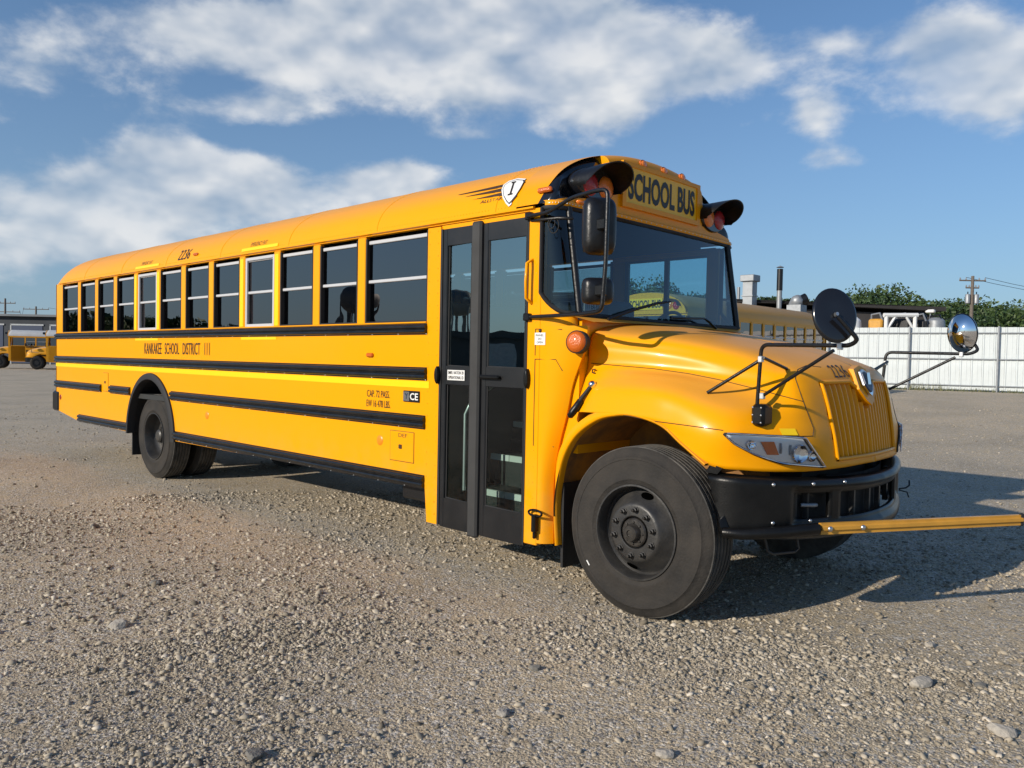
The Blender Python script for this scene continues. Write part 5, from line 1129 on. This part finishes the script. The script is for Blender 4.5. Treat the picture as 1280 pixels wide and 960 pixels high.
# ------------------------------------------------------------------ utility poles and wires
def pole(u, vtop, d, zb, label, arms=((.55, 1.2),), tr=False, group=None):
    top = Vector(at(u, vtop, d)); P_ = thing('utility_pole', label, 'utility pole', (top.x, top.y, zb), group)
    put('pole', MB().tube([(top.x, top.y, zb-.3), (top.x, top.y, (zb+top.z)/2), (top.x, top.y, top.z)], [.17, .14, .11], 12), 'wood_pole', P_, smooth=60)
    r2 = Vector((rt[0], rt[1], 0)).normalized()
    ends = []
    for (dz, hl2) in arms:
        c = top-Vector((0, 0, dz)); a = put('crossarm', MB().tube([tuple(c-r2*hl2), tuple(c+r2*hl2)], .06, 6), 'wood_pole', P_)
        for s in (-.95, -.5, .5, .95): q = c+r2*hl2*s; put('insulator', MB().lathe([(.05, .04), (.06, .12), (.03, .22), (0, .23)], 8, Matrix.Translation(q)), 'galv', a); ends.append(q+Vector((0, 0, .24)))
    if tr:
        for s in (-1, 1):
            c = top-Vector((0, 0, 1.75))+r2*s*.33; t_ = put('transformer', MB().lathe([(0, .38), (.15, .36), (.18, .32), (.18, -.32), (.14, -.36), (0, -.36)], 16, Matrix.Translation(c)), 'galv', P_, smooth=40); put('bushing', MB().tube([tuple(c+Vector((0, 0, .36))), tuple(c+Vector((0, 0, .55)))], .04, 6), 'black', t_)
    return P_, ends
def wire(a, b, sag, label, group=None):
    a, b = Vector(a), Vector(b); pts = [a.lerp(b, t)-Vector((0, 0, sag*4*t*(1-t))) for t in np.linspace(0, 1, 13)]
    o = put('power_line', MB().tube([tuple(q) for q in pts], .018, 5), 'rubber'); tag(o, label, 'cable', group); return o
p1_, en1 = pole(1216, 345, 60, .9, 'wooden utility pole with transformers rising over the right end of fence', ((.35, 1.0), (.9, .5)), True)
rr = Vector((rt[0], rt[1], 0)).normalized()
for k, q in enumerate(en1[1:4:2]): wire(q, q+rr*34+Vector((fw[0], fw[1], 0))*14+Vector((0, 0, .6)), 1.2, 'thin power line running right from the pole with transformers', 'power lines over the trees')
wire(en1[0]-Vector((0, 0, 2.6)), bpt(1166, 391, 47), .5, 'service cable sagging from transformer pole to the dark building')
L1, le1 = pole(6.5, 373, 100, 0, 'utility pole with two crossarms over the blue-grey building', ((.6, 1.3), (1.7, 1.9)), False)
L2, le2 = pole(45, 383, 110, 0, 'shorter utility pole with one crossarm behind the blue-grey building', ((.4, 1.8),), False)
wire(le1[-1], le2[0], .8, 'power line strung between the two poles over the left building')
wire(le2[-1], le2[-1]+rr*60+Vector((0, 0, -1)), 2, 'power line leading from the shorter pole behind the bus roof')
wire(le1[0], le1[0]-rr*40, 1.5, 'power line leaving the picture from the taller pole')

# ------------------------------------------------------------------ building on the left
q0 = Vector(at(-90, 400, 92)); q1 = Vector(at(110, 402, 92)); ld_ = (q1-q0); ld_.z = 0; lL = ld_.length; ld_.normalize(); ln_ = Vector((-ld_.y, ld_.x, 0))
if ln_.dot(Vector(fw)) < 0: ln_ = -ln_
lbld = thing('depot_building', 'low blue-grey depot building with open bays behind the parked buses', 'building', (q0.x, q0.y, 0))
def lbx(t0, t1, n0, n1, z0, z1):
    c = []
    for t in (t0, t1):
        for n in (n0, n1):
            for z in (z0, z1): q = q0+ld_*t+ln_*n; c.append((q.x, q.y, z))
    return MB().add(c, [(0, 1, 3, 2), (4, 6, 7, 5), (0, 4, 5, 1), (2, 3, 7, 6), (1, 5, 7, 3), (0, 2, 6, 4)])
ztop = float(at(30, 393, 92)[2]); put('wall', lbx(0, lL, 0, 12, 0, ztop-.25), 'wall_blue', lbld); put('roof', lbx(-.5, lL+.5, -.6, 12.5, ztop-.25, ztop), 'roof_grey', lbld)
for t in np.arange(.6, lL-4, 4.6):
    dr = put('bay_door', lbx(t, t+3.6, -.06, .05, .1, ztop-1.3), 'navy', lbld); put('frame', lbx(t-.15, t, -.10, .04, .0, ztop-1.15), 'galv', dr); put('lintel', lbx(t-.15, t+3.75, -.10, .04, ztop-1.3, ztop-1.12), 'galv', dr)
# ------------------------------------------------------------------ trees
def tree(x, y, zb, h, rad, label, m, group, seed, nleaf=6500, leaf=.17):
    r = np.random.default_rng(seed); T_ = thing('tree', label, 'tree', (x, y, zb), group)
    tk = MB(); th = h*.42; tk.tube([(x, y, zb-.2), (x+.1, y, zb+th*.5), (x, y+.1, zb+th), (x, y, zb+h*.7)], [.035*h*.9, .028*h*.8, .02*h, .008*h], 8)
    cl = []
    for k in range(15):
        a = r.uniform(0, 6.28); e = r.uniform(-.45, 1.0); rr_ = r.uniform(.35, .85)*rad*math.sqrt(max(.15, 1-e*e*.75)); c = np.array([x+rr_*math.cos(a), y+rr_*math.sin(a), zb+h*.58+e*max(.15*h, h*.42-.33*rad)]); cl.append((c, r.uniform(.26, .46)*rad))
        tk.tube([(x, y, zb+th*r.uniform(.7, 1.2)), tuple((c+np.array([x, y, zb+h*.55]))/2+[0, 0, .1]), tuple(c)], [.012*h, .007*h, .003*h], 5)
    put('trunk', tk, 'bark', T_, smooth=60)
    n = nleaf; ci = r.integers(0, len(cl), n); C0 = np.array([c for c, _ in cl])[ci]; R0 = np.array([q for _, q in cl])[ci]
    d = r.normal(size=(n, 3)); d /= np.linalg.norm(d, axis=1)[:, None]; P = C0+d*(R0*r.random(n)**.38)[:, None]*np.array([1, 1, .78])
    u = r.normal(size=(n, 3)); u /= np.linalg.norm(u, axis=1)[:, None]; v = np.cross(u, r.normal(size=(n, 3))); v /= np.linalg.norm(v, axis=1)[:, None]; s = leaf*r.uniform(.55, 1.25, n)[:, None]
    V = np.stack([P-u*s, P+v*s*.6, P+u*s, P-v*s*.6], 1).reshape(-1, 3); me = bpy.data.meshes.new('crown'); me.vertices.add(4*n); me.vertices.foreach_set('co', V.ravel()); me.loops.add(4*n); me.loops.foreach_set('vertex_index', np.arange(4*n, dtype=np.int32)); me.polygons.add(n); me.polygons.foreach_set('loop_start', np.arange(0, 4*n, 4, dtype=np.int32)); me.update(calc_edges=True)
    me.materials.append(MATS[m]); o = bpy.data.objects.new('crown', me); COL.objects.link(o); o.parent = T_; o.matrix_parent_inverse = Matrix.Translation(-Vector(T_.location)); return T_
TL = [(1066, 357, 72, 4.0), (1098, 356, 74, 4.4), (1040, 372, 78, 3.6), (1130, 371, 78, 4.2), (1160, 375, 80, 4.4), (1190, 373, 76, 4.6), (1216, 378, 74, 4.4), (1240, 378, 78, 4.2), (1268, 391, 80, 4.4), (1300, 388, 78, 4.6), (1335, 384, 80, 4.6), (1145, 377, 72, 4.0), (1205, 380, 70, 4.0), (1255, 386, 72, 4.0), (1228, 374, 86, 4.8),
      (965, 367, 80, 2.6), (948, 369, 84, 2.6), (1008, 374, 82, 3.2), (870, 362, 84, 3.8), (835, 352, 80, 4.2), (800, 346, 78, 4.8), (762, 352, 82, 4.4)]
for i, (u, v, d, rd) in enumerate(TL):
    v -= 5; rd *= 1.25; t_ = at(u, v, d); big_ = u in (1066, 1098)
    lab = {1066: 'taller rounded tree rising above the dark workshop roof', 1098: 'taller rounded tree rising above the dark workshop roof'}.get(u, 'dark green tree in the row beyond the fence and dark roof' if u > 1020 else 'green tree beyond the workshop, seen behind the parked bus')
    tree(t_[0], t_[1], .8, t_[2]-.8, rd, lab, 'leaf' if i % 3 else 'leaf2', 'pair of taller trees over the workshop' if big_ else ('trees beyond the fence' if u > 1020 else 'trees behind the workshop'), 40+i)
for i, (u, v, d, rd) in enumerate(((62, 394, 130, 3.5), (-40, 396, 130, 5))):
    t_ = at(u, v, d); tree(t_[0], t_[1], 0, t_[2], rd, 'far tree showing above the roof of the left depot building', 'leaf2', 'trees behind the depot', 80+i, 2000, .3)
# trees and a water tower on the near side of the lot: they show in the bus windows
def refl(u, v, dist):
    d = ray(u, v); o = CAM+d*(-CAM[1]/d[1]); k = np.array([d[0], -d[1], d[2]]); k /= math.hypot(k[0], k[1]); return o+k*dist
for i, (u, v, dist, rd) in enumerate(((84, 399, 60, 4), (108, 393, 62, 4.5), (131, 388, 58, 4.5), (156, 395, 60, 4.2), (182, 397, 64, 4), (212, 395, 66, 4.5), (236, 402, 66, 3.6), (287, 400, 70, 3.2), (60, 395, 60, 5), (30, 394, 60, 5))):
    t_ = refl(u, v, dist); tree(t_[0], t_[1], 0, t_[2], rd, 'leafy tree across the lot, mirrored in the rear windows of the bus', 'leaf', 'trees mirrored in the windows', 120+i, 2500, .3)
tc_ = refl(447, 376, 330); tz = float(tc_[2]); wt = thing('water_tower', 'bulb-shaped water tower mirrored in the door glass of the bus', 'water tower', (tc_[0], tc_[1], 0))
tk = [(0, -5.2), (3.5, -4.6), (6.3, -2.4), (6.9, 0), (6.9, 2.0), (5.5, 4.0), (2.5, 5.0), (0, 5.2)]
put('tank', MB().lathe(tk, 28, Matrix.Translation((tc_[0], tc_[1], tz))), 'tower_paint', wt, smooth=50); put('riser', MB().tube([(tc_[0], tc_[1], 0), (tc_[0], tc_[1], tz-5)], 1.1, 14), 'tower_paint', wt, smooth=60)
for k in range(6): a = k*math.pi/3; put('leg', MB().tube([(tc_[0]+8*math.cos(a), tc_[1]+8*math.sin(a), 0), (tc_[0]+6.5*math.cos(a), tc_[1]+6.5*math.sin(a), tz-1)], .45, 8), 'tower_paint', wt, smooth=60)
# shed across the lot (dark strip mirrored low in the door glass)
s0, s1 = refl(560, 455, 60), refl(700, 448, 60)
shd = thing('shed', 'long low dark shed across the lot, mirrored low in the door glass', 'shed', ((s0[0]+s1[0])/2, (s0[1]+s1[1])/2, 0)); sdv = Vector(s1-s0); sdv.z = 0; sdv.normalize(); snv = Vector((-sdv.y, sdv.x, 0)); 
def sbx(t0, t1, n0, n1, z0, z1):
    c = []
    for t in (t0, t1):
        for n in (n0, n1):
            for z in (z0, z1): q = Vector(s0)+sdv*t+snv*n; c.append((q.x, q.y, z))
    return MB().add(c, [(0, 1, 3, 2), (4, 6, 7, 5), (0, 4, 5, 1), (2, 3, 7, 6), (1, 5, 7, 3), (0, 2, 6, 4)])
put('wall', sbx(-6, 14, 0, 8, 0, 3.2), 'wall_dark', shd); put('roof', sbx(-6.5, 14.5, -.5, 8.5, 3.2, 3.6), 'roof_dark', shd); put('door', sbx(2, 5.5, -.05, 8.05, .0, 2.8), 'galv', shd)
# ------------------------------------------------------------------ larger loose stones
ROCKS = [(148, 780, .052, 'stone_pale', 'pale angular stone lying alone on the gravel beside smaller chips'), (1152, 857, .055, 'stone_pale', 'smooth pale oblong stone with a dark shadow on the open gravel'), (627, 888, .034, 'stone_pale', 'small pale stone in the gravel ahead of the entrance door'),
         (668, 836, .030, 'stone_grey', 'small grey stone in the gravel ahead of the front wheel'), (1163, 808, .032, 'stone_pale', 'small buff stone near the shadow of the crossing gate'), (195, 731, .040, 'stone_grey', 'dark grey stone out from the rear wheel'), (830, 944, .036, 'stone_pale', 'pale rough stone among coarse gravel'),
         (1250, 917, .05, 'stone_pale', 'flat buff stone half sunk in the gravel'), (318, 947, .040, 'stone_grey', 'blunt grey stone among coarse gravel'), (1225, 858, .028, 'stone_grey', 'little grey stone beyond the pale oblong one'), (724, 785, .026, 'stone_pale', 'tiny pale stone beside the front tyre'), (118, 660, .045, 'stone_grey', 'grey lump of stone on open gravel beside the long bus')]
tv, tf = stone_template()
import bmesh
for i, (u, v, s, m_, lab) in enumerate(ROCKS):
    p = on(u, v, z=0); r = np.random.default_rng(300+i); b = bmesh.new(); bmesh.ops.create_icosphere(b, subdivisions=3, radius=1)
    ax_ = r.normal(size=(16, 3)); ax_ /= np.linalg.norm(ax_, axis=1)[:, None]
    for q in b.verts:
        d = np.array(q.co); k = 1.0
        for a in ax_: k = min(k, .70/max(.01, d@a)) if d@a > .70 else k
        k *= 1+.05*math.sin(d[0]*5+i)*math.sin(d[1]*6+d[2]*4); q.co = Vector(d*k*[1.35, .95, .62])*s
    bmesh.ops.rotate(b, verts=b.verts, cent=(0, 0, 0), matrix=Matrix.Rotation(r.uniform(0, 6.28), 3, 'Z')); me = bpy.data.meshes.new('stone'); b.to_mesh(me); b.free(); me.materials.append(MATS[m_]); me.polygons.foreach_set('use_smooth', [True]*len(me.polygons)); me.set_sharp_from_angle(angle=R_(14))
    o = bpy.data.objects.new('stone', me); COL.objects.link(o); o.location = (p[0], p[1], float(gz(p[0], p[1]))+s*.3); tag(o, lab, 'stone')
